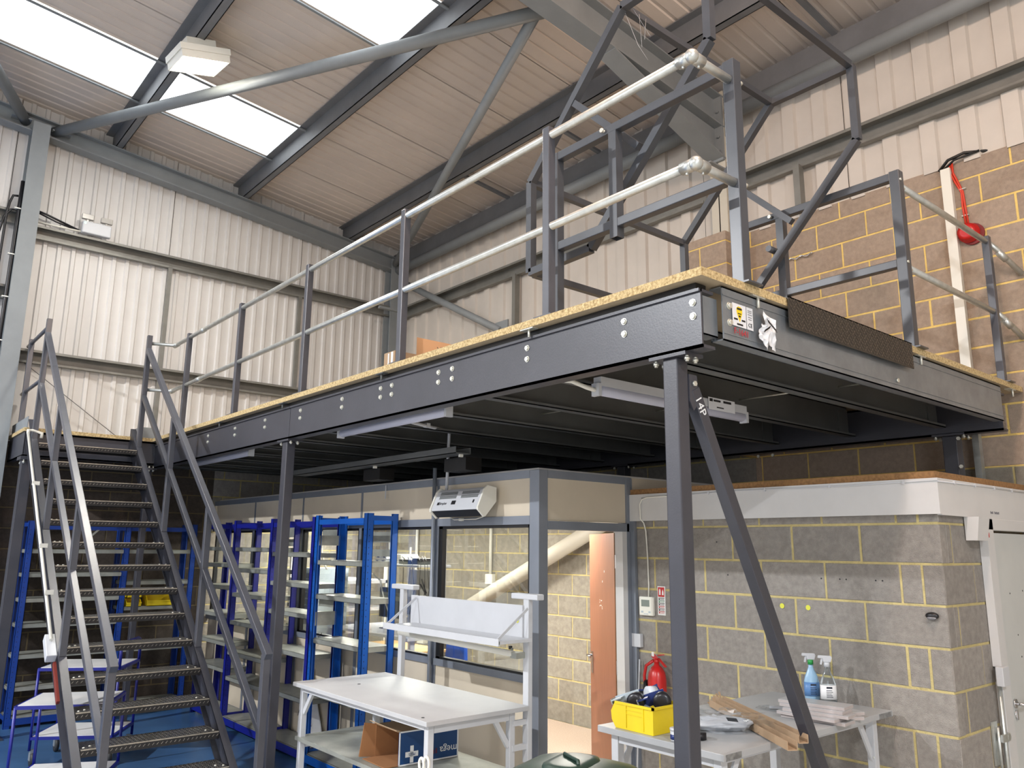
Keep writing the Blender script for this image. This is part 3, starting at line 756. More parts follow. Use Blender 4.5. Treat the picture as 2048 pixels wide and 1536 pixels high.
# ================================================================== GUARD RAIL (long front)
RP = .05
t = thing('guard_rail', 'long guard rail with galvanised tubes and graphite posts along the mezzanine front edge', 'railing', (2.68, 1.95, ZD))
def post(x, y, z0, z1, parent, s=RP, material=RAILP, name='post'):
    o = obj(name, M().box(x-s/2, y-s/2, z0, x+s/2, y+s/2, z1), material, parent, bevel=.004)
    obj('foot_plate', M().box(x-s/2-.025, y-s/2-.04, z0, x+s/2+.025, y+s/2+.04, z0+.008), material, o) if z0 < ZD+.01 else None
    return o
for y in (2.90, 4.32, 5.75, 7.15, 8.60): post(2.685, y, ZD, 4.10, t)
def elbow_ball(x, y, z, parent):
    m = M().lathe((x, y, z-.032), [(.004, 0), (.022, .006), (.031, .018), (.034, .032), (.031, .046), (.022, .058), (.004, .064)], 16)
    m.tube([(x, y-.005, z), (x, y+.075, z)], .029, 14).tube([(x-.005, y, z), (x+.075, y, z)], .029, 14)
    m.tube([(x, y+.05, z-.02), (x, y+.05, z-.038)], .006, 6).tube([(x+.05, y, z-.02), (x+.05, y, z-.038)], .006, 6)
    return obj('elbow_fitting', m, GALV, parent)
for z in (4.055, 3.53):
    obj('rail_tube', M().tube([(2.685, 1.95, z), (2.685, 9.02, z)], .0215, 14), GALV, t)
    obj('rail_tube', M().tube([(2.685, 1.95, z), (2.965, 1.95, z)], .0215, 14), GALV, t)
    elbow_ball(2.685, 1.95, z, t)
    obj('rail_tube', M().tube([(2.685, 9.02, z), (2.665, 9.08, z), (2.46, 9.16, z)], .019, 12), GALV, t)
    for y in (8.15, 9.0): obj('tube_coupler', M().tube([(2.685, y, z), (2.685, y+.10, z)], .027, 12), GALV, t)
# right of the gate
t = thing('guard_rail', 'short guard rail with tube rails running from the gate to the block wall', 'railing', (5.4, 1.95, ZD))
post(6.14, 1.95, ZD, 4.12, t)
for z, e in ((4.08, (6.385, 1.82, 3.86)), (3.55, (6.385, 1.86, 3.385))):
    obj('rail_tube', M().tube([(4.74, 1.95, z), (6.17, 1.95, z)], .0205, 12), GALV, t)
    p0 = Vector((6.165, 1.948, z)); e = Vector(e)
    obj('rail_tube', M().tube([tuple(p0), tuple(p0.lerp(e, .25)+Vector((0, 0, .012))), tuple(e)], .0205, 12), GALV, t)
    obj('tube_coupler', M().tube([tuple(p0.lerp(e, .28)), tuple(p0.lerp(e, .55))], .025, 12), GALV, t)
    obj('through_bolt', M().lathe((4.69, 1.918, z+.012), [(.009, -.008), (.009, 0)], 8, 'Y'), BOLT, t)

# ================================================================== PALLET GATE
def gate_frame(x, far, mid, label, nearname):
    t = thing('gate_side_frame', label, 'railing', (x, 2.5, ZD))
    post(x, 1.95, ZD, 4.16, t, .062, GATEP, 'post')
    post(x, far, ZD, 4.155, t, .055, GATEP, 'post')
    obj('top_bar', M().box(x-.025, 1.98, 4.105, x+.025, far-.027, 4.155), GATEP, t, bevel=.004)
    obj('middle_bar', M().box(x-.025, 1.98, 3.545, x+.025, far-.027, 3.595), GATEP, t, bevel=.004)
    m = M(); a = .027; b = .023
    y0 = mid
    # open-ended hanging tube
    for (xa, ya, xb, yb) in ((x-a, y0-a, x+a, y0-b), (x-a, y0+b, x+a, y0+a), (x-a, y0-b, x-b, y0+b), (x+b, y0-b, x+a, y0+b)):
        m.box(xa, ya, 3.49, xb, yb, 4.105)
    obj('pivot_upright', m, GATEP, t)
    obj('through_bolt', M().tube([(x-.045, mid+.06, 4.13), (x+.045, mid+.06, 4.13)], .008, 8).lathe((x-.048, mid+.06, 4.13), [(.014, 0), (.014, .010)], 6, 'X'), BOLT, t)
    for z in (4.055, 3.53): obj('through_bolt', M().lathe((x+.035, 1.95-.02, z), [(.010, -.004), (.010, .012)], 8, 'X'), BOLT, t)
    return t
XG0, XG1 = 2.995, 4.715
gate_frame(XG0, 3.16, 2.70, 'fixed graphite side frame of the pallet gate at the deck corner by the tube elbows', '')
gate_frame(XG1, 3.08, 2.74, 'fixed graphite side frame of the pallet gate nearest the block wall', '')
t = thing('pallet_gate', 'up-and-over pallet gate of two polygon side frames swung up above the deck edge', 'gate', (3.85, 2.8, 3.5))
PG = [(3.50, 3.53), (3.50, 4.13), (2.71, 4.94), (2.13, 4.94), (2.13, 4.42), (2.98, 3.54)]
for x in (3.09, 4.63):
    m = M()
    for i in range(6):
        p, q = PG[i], PG[(i+1) % 6]
        m.bar((x, p[0], p[1]), (x, q[0], q[1]), .046, .046, (1, 0, 0))
    sf = obj('side_frame', m, GATEP, t)
    obj('frame_brace', M().bar((x, 3.10, 4.50), (x, 2.61, 4.02), .04, .04, (1, 0, 0)), GATEP, sf)
    obj('pivot_pin', M().tube([(x-.06, 2.76, 3.86), (x+.06, 2.76, 3.86)], .022, 12), GATEP, sf)
for (y, z) in ((3.50, 3.53), (3.50, 4.13), (2.71, 4.94), (2.13, 4.94)):
    obj('cross_bar', M().bar((3.115, y, z), (4.607, y, z), .040, .040, (0, 0, 1)), GATEP, t)
obj('cobweb', M().tube([(3.10, 2.70, 4.90), (3.16, 2.66, 4.70), (3.22, 2.64, 4.62)], .0008, 4).tube([(3.12, 2.66, 4.92), (3.2, 2.60, 4.74)], .0008, 4).tube([(3.2, 2.68, 4.93), (3.17, 2.64, 4.68)], .0008, 4).tube([(3.26, 2.68, 4.93), (3.17, 2.62, 4.72)], .0008, 4), WHITEM, t)

# ================================================================== STAIRCASE
RIS, GO = .1936, .242
XL, XR = 1.468, 2.396
t = thing('staircase', 'steep graphite steel staircase with open chequer plate treads up to the mezzanine landing', 'stairs', (1.93, 7.4, 0))
def zn(y): return 3.04-(9.302-y)/GO*RIS
def stringer(x, s):
    m = M(); y0, y1 = 9.42, 5.52
    p = [(x, y0, zn(y0)-.02), (x, y1, max(.0, zn(y1)-.02)), (x, y1, 0.0), (x, y1+.12, 0), (x, y0, zn(y0)-.25)]
    m.prism(p, (.010*s, 0, 0))
    m.bar((x+.028*s, y0, zn(y0)-.02), (x+.028*s, y1, zn(y1)-.02), .056, .010)
    m.bar((x+.028*s, y0, zn(y0)-.245), (x+.028*s, 5.85, zn(5.85)-.245), .056, .010)
    return obj('stringer', m, STEEL, t)
stringer(XL-.002, -1); stringer(XR+.002, 1)
tread0 = None
for k in range(1, 16):
    yf = 9.302-GO*k; z = 3.04-RIS*k
    c = ((XL+XR)/2, yf+.125, z-.02)
    if tread0 is None:
        m = M().box(XL, yf, z-.006, XR, yf+.25, z).box(XL, yf, z-.05, XR, yf+.005, z).box(XL, yf+.245, z-.05, XR, yf+.25, z)
        m.box(XL, yf+.02, z-.06, XL+.006, yf+.23, z-.006).box(XR-.006, yf+.02, z-.06, XR, yf+.23, z-.006)
        tread0 = obj('tread', m, TREAD, t, origin=c); tr_ = tread0
    else: tr_ = inst('tread', tread0, c, t)
    if k == 1:
        nb = M(); r = 0; y = yf+.008
        px_ = .030
        while y < yf+.245:
            x = XL+.01+(px_/2 if r % 2 else 0)
            while x < XR-.01:
                s = 1 if r % 2 else -1
                nb.bar((x-.007, y-.007*s, z+.0007), (x+.007, y+.007*s, z+.0007), .0045, .0016); x += px_
            y += .0155; r += 1
        x = XL+.015; 
        while x < XR-.01:
            nb.bar((x-.006, yf-.0008, z-.032), (x+.006, yf-.0008, z-.018), .0045, .002, (0, 1, 0)); x += px_
        nub = obj('tread_pattern', nb, mat('tread_nub', S(150, 148, 144), .25, .8), tr_, origin=c); nub['kind'] = 'stuff'
        nz = obj('worn_nosing', M().box(XL+.004, yf-.0012, z-.007, XR-.004, yf+.003, z+.0012), mat('worn_steel_edge', S(190, 184, 172), .3, .8, .2, 30), tr_, origin=c)
        bl = M()
        for x in (XL+.03, XL+.075, XR-.03, XR-.075):
            bl.lathe((x, yf+(.045 if x in (XL+.03, XR-.03) else .075), z), [(.010, 0), (.0085, .005), (.003, .007)], 8)
        rv = obj('tread_bolts', bl, BOLT, tr_, origin=c)
    else:
        q = inst('tread_pattern', nub, c, tr_); q['kind'] = 'stuff'; inst('tread_bolts', rv, c, tr_); inst('worn_nosing', nz, c, tr_)
def zh(y): return 1.13+(y-5.48)*.776
for x, sd in ((2.428, 1), (1.440, -1)):
    hr = obj('handrail', M().bar((x, 9.15, zh(9.15)), (x, 5.46, zh(5.46)), .05, .05), RAILP, t, bevel=.003)
    obj('mid_rail', M().bar((x, 9.16, zh(9.16)-.53), (x, 5.50, zh(5.5)-.53), .045, .045), RAILP, t, bevel=.003)
    obj('newel_post', M().box(x-.025, 9.13, zn(9.15)-.03, x+.025, 9.18, 4.14), RAILP, t, bevel=.003)
    for y in (8.02, 6.85):
        obj('baluster', M().box(x-.025, y-.025, zn(y)-.03, x+.025, y+.025, zh(y)-.02), RAILP, t, bevel=.003)
    obj('newel_post', M().box(x-.025, 5.48, .0, x+.025, 5.53, zh(5.5)-.02), RAILP, t, bevel=.003)
# conduit, switch box on the left stringer
t2 = thing('conduit', 'thin white cable conduit with a switch box running down the outside of the left stringer', 'conduit', (1.37, 7.0, .95))
obj('conduit_pipe', M().tube([(1.375, 9.10, 2.93), (1.375, 6.95, 1.16)], .0125, 10), CREAM, t2)
obj('switch_box', M().bar((1.375, 7.04, 1.17), (1.375, 6.88, 1.03), .07, .07), WHITEM, t2, bevel=.005)
obj('conduit_bend', M().tube([(1.375, 9.10, 2.93), (1.375, 9.12, 2.965), (1.42, 9.14, 2.97), (1.50, 9.14, 2.95), (1.50, 9.14, 2.90)], .016, 10), CREAM, t2)
for y in (8.45, 7.75, 7.3): obj('pipe_clip', M().box(1.36, y-.01, zn(y)+.03, 1.42, y+.012, zn(y)+.065), CREAM, t2)
obj('red_cable', M().bar((1.40, 6.88, 1.0), (1.40, 6.62, .76), .02, .03), mat('dull_red', S(120, 44, 34), .6), t2)

# landing rail on the far left
t = thing('guard_rail', 'short graphite landing rail left of the stair top against the gable wall', 'railing', (1.43, 9.8, ZD))
obj('post', M().box(1.415, 10.05, ZD, 1.465, 10.10, 4.10), RAILP, t, bevel=.003)
for z in (4.055, 3.50): obj('rail_tube', M().tube([(1.44, 9.18, z), (1.44, YG-.12, z)], .019, 12), RAILP, t)
obj('toe_board', M().box(1.405, 9.42, ZD, 1.411, YG-.03, ZD+.12), BUILD, t)
t = obj('toe_board', M().box(2.50, 9.42, ZD, 2.506, 9.80, ZD+.12).box(2.50, 9.42, ZD, 2.68, 9.426, ZD+.12), BUILD); tag(t, 'low grey toe board plate behind the right newel post of the stair top', 'toe board')
# cross wires on the gable wall by the landing
t = obj('brace_wire', M().tube([(1.40, YG-.05, 3.90), (2.60, YG-.05, 3.05)], .004, 6), STEELD); tag(t, 'thin dark brace wire running diagonally down the gable wall to the landing', 'wire')
# carton on the deck
t = thing('cardboard_sheet', 'leaning brown cardboard flap on the deck behind the third rail post', 'cardboard', (2.9, 4.4, ZD))
obj('flap', M().prism([(2.78, 4.28, ZD), (3.0, 3.9, ZD), (3.0, 3.9, 3.10), (2.78, 4.28, 3.22)], (.012, .008, 0)), mat('orange_cardboard', S(178, 132, 92), .85), t)
kp = M()
for i in range(4): kp.bar((2.845+i*.012, 4.135-i*.022, 3.135-i*.002), (2.85+i*.012, 4.125-i*.022, 3.118-i*.002), .008, .002, (0, 0, 1))
obj('faded_print', kp, BLACK, t)
t = thing('carton', 'small open brown carton on the deck beside the third rail post', 'carton', (2.85, 4.62, ZD))
obj('carton_body', M().box(2.80, 4.58, ZD, 2.98, 4.72, ZD+.16), CARD, t)
obj('white_label', M().box(2.797, 4.60, ZD+.03, 2.7995, 4.625, ZD+.155).box(2.797, 4.65, ZD+.06, 2.7995, 4.665, ZD+.15), WHITE, t)
# ================================================================== BLUE SHELVING
def rack_post(x, y, sx, sy, z1, parent, material):
    "slotted upright, open angle section"
    m = M(); w = .060; t = .004
    m.box(min(x, x+sx*w), min(y, y+sy*t), 0, max(x, x+sx*w), max(y, y+sy*t), z1)
    m.box(min(x, x+sx*t), min(y, y+sy*w), 0, max(x, x+sx*t), max(y, y+sy*w), z1)
    m.box(min(x+sx*(w-t), x+sx*w), min(y, y+sy*.018), 0, max(x+sx*(w-t), x+sx*w), max(y, y+sy*.018), z1)
    m.box(min(x, x+sx*.018), min(y+sy*(w-t), y+sy*w), 0, max(x, x+sx*.018), max(y+sy*(w-t), y+sy*w), z1)
    o = obj('upright', m, material, parent)
    return o
def holes(x, y, parent, sx, sy, z0=.1, z1=2.05):
    m = M(); z = z0
    while z < z1:
        m.box(x-.0006, y+sy*.022-.003, z, x-.0001, y+sy*.022+.003, z+.009)
        m.box(x+sx*.022-.003, y-.0006, z, x+sx*.022+.003, y-.0001, z+.009); z += .05
    h = obj('slot_holes', m, BLACK, parent); h['kind'] = 'stuff'; return h
def shelf_tray(x0, x1, y0, y1, z, parent, h=.042):
    m = M(); m.box(x0, y0, z-.002, x1, y1, z); t = .003
    m.box(x0, y0, z-h, x0+t, y1, z).box(x1-t, y0, z-h, x1, y1, z).box(x0, y0, z-h, x1, y0+t, z).box(x0, y1-t, z-h, x1, y1, z)
    m.box(x0, y0, z-h, x0+.02, y1, z-h+t).box(x1-.02, y0, z-h, x1, y1, z-h+t)
    return obj('shelf', m, SHELF, parent)
def rack(label, x0, x1, yc, levels, material, zt=2.13, along='Y', grp=None, panels=()):
    "bays along Y at positions yc, between x0 (front) and x1 (back)"
    P = (lambda a, b, z: (a, b, z)) if along == 'Y' else (lambda a, b, z: (b, a, z))
    cx, cy = ((x0+x1)/2, (yc[0]+yc[-1])/2)
    t = thing('shelving_unit', label, 'shelving', P(cx, cy, 0), grp)
    w = .052
    def bx(m, a0, b0, z0, a1, b1, z1):
        p, q = P(a0, b0, z0), P(a1, b1, z1)
        m.box(min(p[0], q[0]), min(p[1], q[1]), z0, max(p[0], q[0]), max(p[1], q[1]), z1)
    for i, b in enumerate(yc):
        for a, sa in ((x0, 1), (x1, -1)):
            sb = 1 if i < len(yc)-1 else -1
            if i in (0, len(yc)-1): bb = b
            else: bb = b-w/2
            if along == 'Y': u = rack_post(a, bb, sa, sb, zt, t, material)
            else: u = rack_post(bb, a, sb, sa, zt, t, material)
            if a == x0: holes(*(P(a, bb, 0)[:2]), u, sa if along == 'Y' else sb, sb if along == 'Y' else sa)
        for zz in (zt-.06, .08):
            m = M(); bx(m, x0+.02, b-.003, zz, x1-.02, b+.003, zz+.04); obj('end_tie', m, material, t)
    for i in range(len(yc)-1):
        b0, b1 = yc[i]+.03, yc[i+1]-.03
        for a in (x0+.004, x1-.008):
            m = M(); bx(m, a, b0-.02, zt-.085, a+.006, b1+.02, zt-.04); obj('tie_beam', m, material, t)
            if a < x1-.1: m = M(); bx(m, a-.006, b0-.02, .03, a+.0, b1+.02, .095); obj('base_beam', m, material, t)
        for z in levels[i]:
            if along == 'Y': shelf_tray(x0+.012, x1-.012, b0-.018, b1+.018, z, t)
            else: shelf_tray(b0-.018, b1+.018, x0+.012, x1-.012, z, t)
        for (bi, side, z, hh) in panels:
            if bi != i: continue
            m = M()
            if side == 'end': bx(m, x0+.03, yc[i+1]-.012, z, x1-.05, yc[i+1]-.009, z+hh)
            else: bx(m, x1-.012, b0, z, x1-.009, b0+(b1-b0)*.42, z+hh)
            obj('end_panel', m, SHELF, t)
    return t
XR0, XR1 = 3.42, 3.72
LV1 = [.10, .56, .83, 1.09, 1.38, 1.67, 1.85]
rack('long dark blue slotted shelving unit along the office glass behind the stair foot', XR0, XR1, [6.87, 7.82, 8.79, 9.72],
     [[.10, .52, .90, 1.25, 1.52, 1.80], [.10, .50, .76, 1.07, 1.36, 1.62, 1.84], [.10, .56, .83, 1.12, 1.42, 1.66, 1.84]], BLUED, 2.13, 'Y', None,
     panels=((0, 'back', 1.93, .09), (1, 'back', 1.95, .10), (1, 'back', 1.86, .07), (0, 'back', 1.3, .1)))
rack('bright blue single-bay shelving unit between the packing bench and the long shelving', XR0-.01, XR1-.01, [5.90, 6.84],
     [[.10, .62, 1.06, 1.44, 1.74]], BLUEL, 2.14, 'Y', None, panels=((0, 'back', 1.90, .09), (0, 'end', 1.87, .09), (0, 'end', 1.16, .12), (0, 'back', 1.78, .06)))
rack('dark blue shelving unit against the gable wall seen through the stair treads', 9.92, 10.30, [1.62, 2.62, 3.40],
     [[.12, .40, .72, 1.03, 1.29, 1.55, 1.80], [.12, .72, 1.17, 1.45, 1.80]], mat('mid_blue_rack_paint', S(16, 58, 140), .4, 0, .06, 5, spec=.5), 2.10, 'X')
# loose wire brace on that rack
t = obj('rack_stay', M().bar((2.15, 9.93, 1.86), (2.35, 9.93, 2.06), .02, .006, (0, 1, 0)), SHELF); tag(t, 'slim grey diagonal stay behind the upper stair treads on the gable shelving', 'stay')

# ---- small yellow bins on that rack
def open_bin(name, label, x0, x1, y0, y1, z, h, group=None, ribs=False, lip=.55):
    t = thing(name, label, 'bin', ((x0+x1)/2, (y0+y1)/2, z), group); th = .006; m = M()
    m.box(x0, y0, z, x1, y1, z+th)
    m.box(x0, y1-th, z, x1, y1, z+h)
    for x in (x0, x1-th):
        m.prism([(x, y0+.01, z), (x, y1, z), (x, y1, z+h), (x, y0+(y1-y0)*.30, z+h), (x, y0, z+h*lip)], (th, 0, 0))
    m.box(x0, y0, z, x1, y0+th, z+h*lip)
    obj('bin_body', m, YEL, t)
    obj('bin_rim', M().box(x0-.005, y1-.003, z+h-.014, x1+.005, y1+.005, z+h), YEL, t)
    obj('bin_rim', M().box(x0-.003, y0-.005, z+h*lip-.012, x1+.003, y0+.004, z+h*lip), YEL, t); return t
open_bin('storage_bin', 'small yellow bin on the gable shelf, lower one of the stacked pair', 2.68, 2.84, 9.93, 10.12, 1.165, .085)
open_bin('storage_bin', 'small yellow bin stacked on top of another on the gable shelf', 2.69, 2.84, 9.95, 10.13, 1.262, .075)
open_bin('storage_bin', 'wider yellow bin beside the stacked pair on the gable shelf', 2.90, 3.20, 9.93, 10.12, 1.165, .115)

# ================================================================== PACKING BENCH (left)
HB = .93
t = thing('packing_bench', 'pale grey packing bench with a raised back shelf in front of the blue shelving', 'bench', (3.0, 4.65, 0))
X0, X1, Y0, Y1 = 2.63, 3.38, 3.82, 5.48
def slab(x0, x1, y0, y1, z, th, parent, material, name='worktop', edge=None):
    o = obj(name, M().box(x0, y0, z-th, x1, y1, z), material, parent, bevel=.002); return o
slab(X0, X1, Y0, Y1, HB, .026, t, BENCHT)
def bleg(x, y, z1, parent, w=.04, material=WHITEM, name='leg'):
    o = obj(name, M().box(x-w/2, y-w/2, .02, x+w/2, y+w/2, z1), material, parent, bevel=.003)
    obj('foot', M().lathe((x, y, 0), [(.022, 0), (.022, .014), (.010, .02)], 12), BLACK, o); return o
for x in (X0+.06, X1-.10):
    for y in (Y0+.06, Y1-.06): bleg(x, y, HB-.03, t)
for y in (Y0+.06, Y1-.06):
    obj('side_rail', M().box(X0+.082, y-.017, HB-.075, X1-.122, y+.017, HB-.028), WHITEM, t); obj('side_rail', M().box(X0+.082, y-.015, .505, X1-.122, y+.015, .548), WHITEM, t)
    if y > 5: obj('corner_brace', M().bar((X0+.06, y-.02, HB-.20), (X0+.06, y-.14, HB-.04), .02, .03), WHITEM, t)
    obj('corner_brace', M().bar((X1-.12, y, HB-.22), (X1-.24, y, HB-.04), .02, .03), WHITEM, t)
obj('front_rail', M().box(X0+.04, Y0+.08, HB-.06, X0+.06, Y1-.08, HB-.03), WHITEM, t)
obj('lower_shelf', M().box(X0+.03, Y0+.03, .550, X1-.08, Y1-.02, .575), SHELF, t)
XB = X1+.02
for y in (Y0+.045, Y1-.18):
    obj('back_upright', M().box(XB-.015, y-.025, .60, XB+.02, y+.025, 1.56), WHITEM, t, bevel=.003)
    obj('upright_cap', M().box(XB-.30 if y < 4 else XB-.02, y-.12, 1.545, XB+.03 if y < 4 else XB+.02, y+.12, 1.575) if False else M().box(XB-.02, y-.11 if y < 4 else y-.16, 1.55, XB+.04, y+.14, 1.585), WHITEM, t, bevel=.006)
    for z in (.82, .68): obj('upright_bracket', M().box(X1-.10, y-.012, z, XB-.01, y+.012, z+.03), WHITEM, t)
obj('back_panel', M().box(XB-.028, 3.885, 1.315, XB-.018, 5.145, 1.515), WHITEM, t)
obj('raised_shelf', M().box(3.11, 3.79, 1.305, 3.37, 5.09, 1.323).box(3.105, 3.79, 1.295, 3.115, 5.09, 1.337), WHITEM, t)
for y in (3.82, 5.06): obj('shelf_strut', M().bar((3.125, y, 1.33), (3.36, y, 1.50), .008, .016), WHITEM, t)
obj('paper_roll_bar', M().tube([(3.33, 3.92, 1.225), (3.33, 5.22, 1.245)], .020, 12), CREAM, t)
obj('roll_clamp', M().box(3.315, 3.87, 1.20, 3.40, 3.93, 1.235).tube([(3.33, 3.93, 1.215), (3.33, 3.93, 1.26)], .008, 8), SHELF, t)
obj('clamp_knob', M().lathe((3.33, 3.945, 1.25), [(.012, 0), (.012, .02)], 10), BLACK, t)
obj('cable_grommet', M().lathe((2.95, 5.12, HB), [(.012, 0), (.010, .002)], 12), BLACK, t)
obj('cable_grommet', M().lathe((2.68, 3.93, HB), [(.010, 0), (.008, .002)], 12), BLACK, t)
obj('round_sticker', M().lathe((XB-.0295, 3.93, 1.42), [(.014, -.001), (.014, .0005)], 14, 'X'), mat('yellow_sticker', S(214, 214, 74), .6), t)
obj('under_bench_lamp', M().box(2.78, 5.0, HB-.06, 2.84, 5.12, HB-.03).box(2.80, 5.03, HB-.10, 2.83, 5.07, HB-.06), CREAM, t)
# scissors hanging on the bench leg
t = thing('scissors', 'white-handled scissors hanging on the front leg of the packing bench', 'scissors', (2.66, 3.86, .68))
def ring(cy, cz, r, x, q=.008, sy=1.0):
    n = 16; pts = [(x, cy+math.cos(2*math.pi*i/n)*r*sy, cz+math.sin(2*math.pi*i/n)*r*1.5) for i in range(n+1)]
    return M().tube(pts, q, 8, False)
obj('handle', ring(3.845, .71, .024, 2.655), CREAM, t); obj('handle', ring(3.885, .70, .022, 2.650), CREAM, t)
obj('blade', M().bar((2.655, 3.855, .675), (2.655, 3.885, .53), .004, .016, (0, 1, 0)), SHELF, t); obj('blade', M().bar((2.650, 3.88, .67), (2.650, 3.865, .53), .004, .016, (0, 1, 0)), SHELF, t)

# blue carton lying on the lower shelf of the bench, open end towards the aisle
t = thing('carton', 'blue printed carton lying open-ended on the lower shelf of the packing bench', 'carton', (3.0, 4.47, .576))
T1 = Matrix.Translation((2.79, 4.335, .577)) @ Matrix.Rotation(math.radians(-2), 4, 'Z')
L0, W0, H0, th = .43, .29, .195, .005
obj('printed_side', M().box(0, 0, 0, L0, th, H0).xform(T1), CARTB, t)
obj('carton_walls', M().box(0, W0-th, 0, L0, W0, H0).box(0, 0, 0, L0, W0, th).box(L0-th, 0, 0, L0, W0, H0).xform(T1), CARDI, t)
obj('carton_top', M().box(0, 0, H0-th, L0, W0, H0).xform(T1), CARD, t)
obj('white_edging', M().box(0, -.002, H0-.008, L0, 0, H0).box(0, -.002, 0, L0, 0, .008).box(L0-.008, -.002, 0, L0, 0, H0).box(0, -.002, 0, .008, 0, H0).xform(T1), WHITE, t)
obj('flap', M().bar((-.0, W0/2, .003), (-.09, W0/2, .003), W0*.95, .005).xform(T1), CARDI, t)
obj('flap', M().prism([(0, W0, 0), (-.10, W0+.02, .01), (-.07, W0+.02, H0+.01), (0, W0, H0)], (0, .005, 0)).xform(T1), CARDI, t)
obj('flap', M().prism([(0, 0, H0), (0, W0, H0), (-.04, W0+.01, H0+.02), (-.02, 0, H0+.005)], (0, 0, .005)).xform(T1), CARD, t)
R1 = Matrix.Rotation(math.radians(-2), 3, 'Z') @ RY
p = T1 @ Vector((.355, -.003, .055)); text('lettering', 'mega', .062, p, R1, WHITE, t, rot=math.pi)
rp_ = M()
for i in range(4): rp_.box(.20+i*.020, -.0025, .04, .212+i*.020, -.002, .07 if i % 2 else .062)
obj('faded_red_print', rp_.xform(T1), mat('red_print', S(92, 36, 62), .6), t)
obj('plus_emblem', M().box(.045, -.003, .045, .135, -.002, .075).box(.078, -.003, .012, .102, -.002, .108).xform(T1), WHITE, t)
p = T1 @ Vector((.09, -.0035, .060)); text('lettering', 'PLUS', .022, p, R1, CARTB, t, rot=math.pi)

# ================================================================== PACKING TABLE (right)
HT = 1.0
t = thing('packing_table', 'grey-topped packing table standing against the grey block wall by the extinguisher', 'table', (3.85, 2.6, 0))
X0, X1, Y0, Y1 = 3.08, 4.66, 2.215, 2.965
slab(X0, X1, Y0, Y1, HT, .030, t, TABLET)
for xa_, xb_ in ((X0+.015, X0+.13), (X1-.16, X1-.02)): obj('edge_band', M().box(xa_, Y0-.0015, HT-.029, xb_, Y0+.001, HT-.002), mat('worn_chrome_band', S(150, 152, 154), .3, .6, .3, 40), t)
for x in (X0+.07, X1-.12):
    for y in (Y0+.07, Y1-.07): bleg(x, y, HT-.03, t, .045)
for x in (X0+.07, X1-.12):
    obj('end_rail', M().box(x-.018, Y0+.095, HT-.075, x+.018, Y1-.095, HT-.032), WHITEM, t)
    for y, s in ((Y0+.07, 1), (Y1-.07, -1)):
        b = obj('corner_brace', M().bar((x+(.0 if x < 4 else 0), y, HT-.26), (x+(.13 if x < 4 else -.13), y, HT-.045), .012, .035, (1, 0, 0)), WHITEM, t)
        obj('brace_bolt', M().lathe((x+(.015 if x < 4 else -.015), y-.01, HT-.235), [(.010, -.006), (.010, 0)], 8, 'Y'), BOLT, b)
obj('long_rail', M().box(X0+.08, Y0+.06, HT-.06, X1-.12, Y0+.08, HT-.032), WHITEM, t)

# items on the table -------------------------------------------------------
t = thing('storage_bin', 'large yellow plastic bin full of tape dispensers on the left end of the grey table', 'bin', (3.24, 2.77, HT))
bx0, bx1, by0, by1, bz, bh = 3.11, 3.34, 2.63, 2.90, HT+.001, .125
# bin mouth faces +Y end sloped; long side faces the camera (-X)
m = M(); th = .005
m.box(bx0+th, by0+th, bz+.0005, bx1-th, by1-.036, bz+th)
m.box(bx0+th, by0, bz, bx1-th, by0+th, bz+bh-.0005)
for x in (bx0, bx1-th): m.prism([(x, by0, bz), (x, by1-.03, bz), (x, by1-.005, bz+.035), (x, by1, bz+.075), (x, by1-.03, bz+bh), (x, by0, bz+bh)], (th, 0, 0))
m.prism([(bx0+th, by1-.03, bz), (bx0+th, by1-.005, bz+.035), (bx0+th, by1, bz+.075), (bx0+th, by1-.006, bz+.075), (bx0+th, by1-.011, bz+.035), (bx0+th, by1-.036, bz)], (bx1-bx0-2*th, 0, 0)).xform(Matrix.Identity(4))
obj('bin_body', m, YEL, t)
rb = M().box(bx0-.006, by0-.006, bz+bh-.012, bx0+.004, by1-.03, bz+bh).box(bx0-.006, by0-.006, bz+bh-.012, bx1+.006, by0+.004, bz+bh)
for y in (2.69, 2.80): rb.box(bx0-.004, y-.003, bz+.01, bx0, y+.003, bz+bh-.01)
for z in (.075, .095): rb.box(bx0-.003, 2.69, bz+z-.002, bx0, 2.80, bz+z+.002)
obj('bin_ribs', rb, YEL, t)
def dispenser(label, x, y, z, ang, colm, roll):
    t = thing('tape_dispenser', label, 'tape dispenser', (x, y, z)); T0 = Matrix.Translation((x, y, z)) @ Matrix.Rotation(ang, 4, 'Z') @ Matrix.Rotation(math.radians(20), 4, 'Y')
    q = M().lathe((0, 0, .05), [(.020, -.025), (.044, -.025), (.044, .02), (.020, .02)], 20, 'Y').xform(T0); obj('tape_roll', q, roll, t)
    obj('frame_plate', M().lathe((0, -.034, .05), [(.001, -.002), (.040, -.002), (.040, .002), (.001, .002)], 16, 'Y').box(-.02, -.036, .04, .11, -.032, .10).box(.06, -.036, .085, .115, .03, .091).xform(T0), colm, t)
    obj('grip', M().bar((0, -.01, .03), (-.07, -.01, -.03), .028, .032).xform(T0), colm, t)
    obj('cutter', M().box(.112, -.034, .07, .118, .028, .095).xform(T0), SHELF, t); return t
DGREY = mat('light_grey_plastic', S(176, 188, 196), .4); NAVY = mat('navy_plastic', S(28, 48, 110), .35); TAPE = mat('brown_black_tape', S(30, 30, 36), .3); TAPEW = mat('white_tape', S(210, 216, 224), .35)
dispenser('navy tape dispenser lying uppermost in the large yellow bin', 3.27, 2.68, HT+.085, 2.2, NAVY, TAPE)
dispenser('grey-handled tape dispenser lying at the open end of the large yellow bin', 3.20, 2.79, HT+.075, 2.0, DGREY, TAPE)
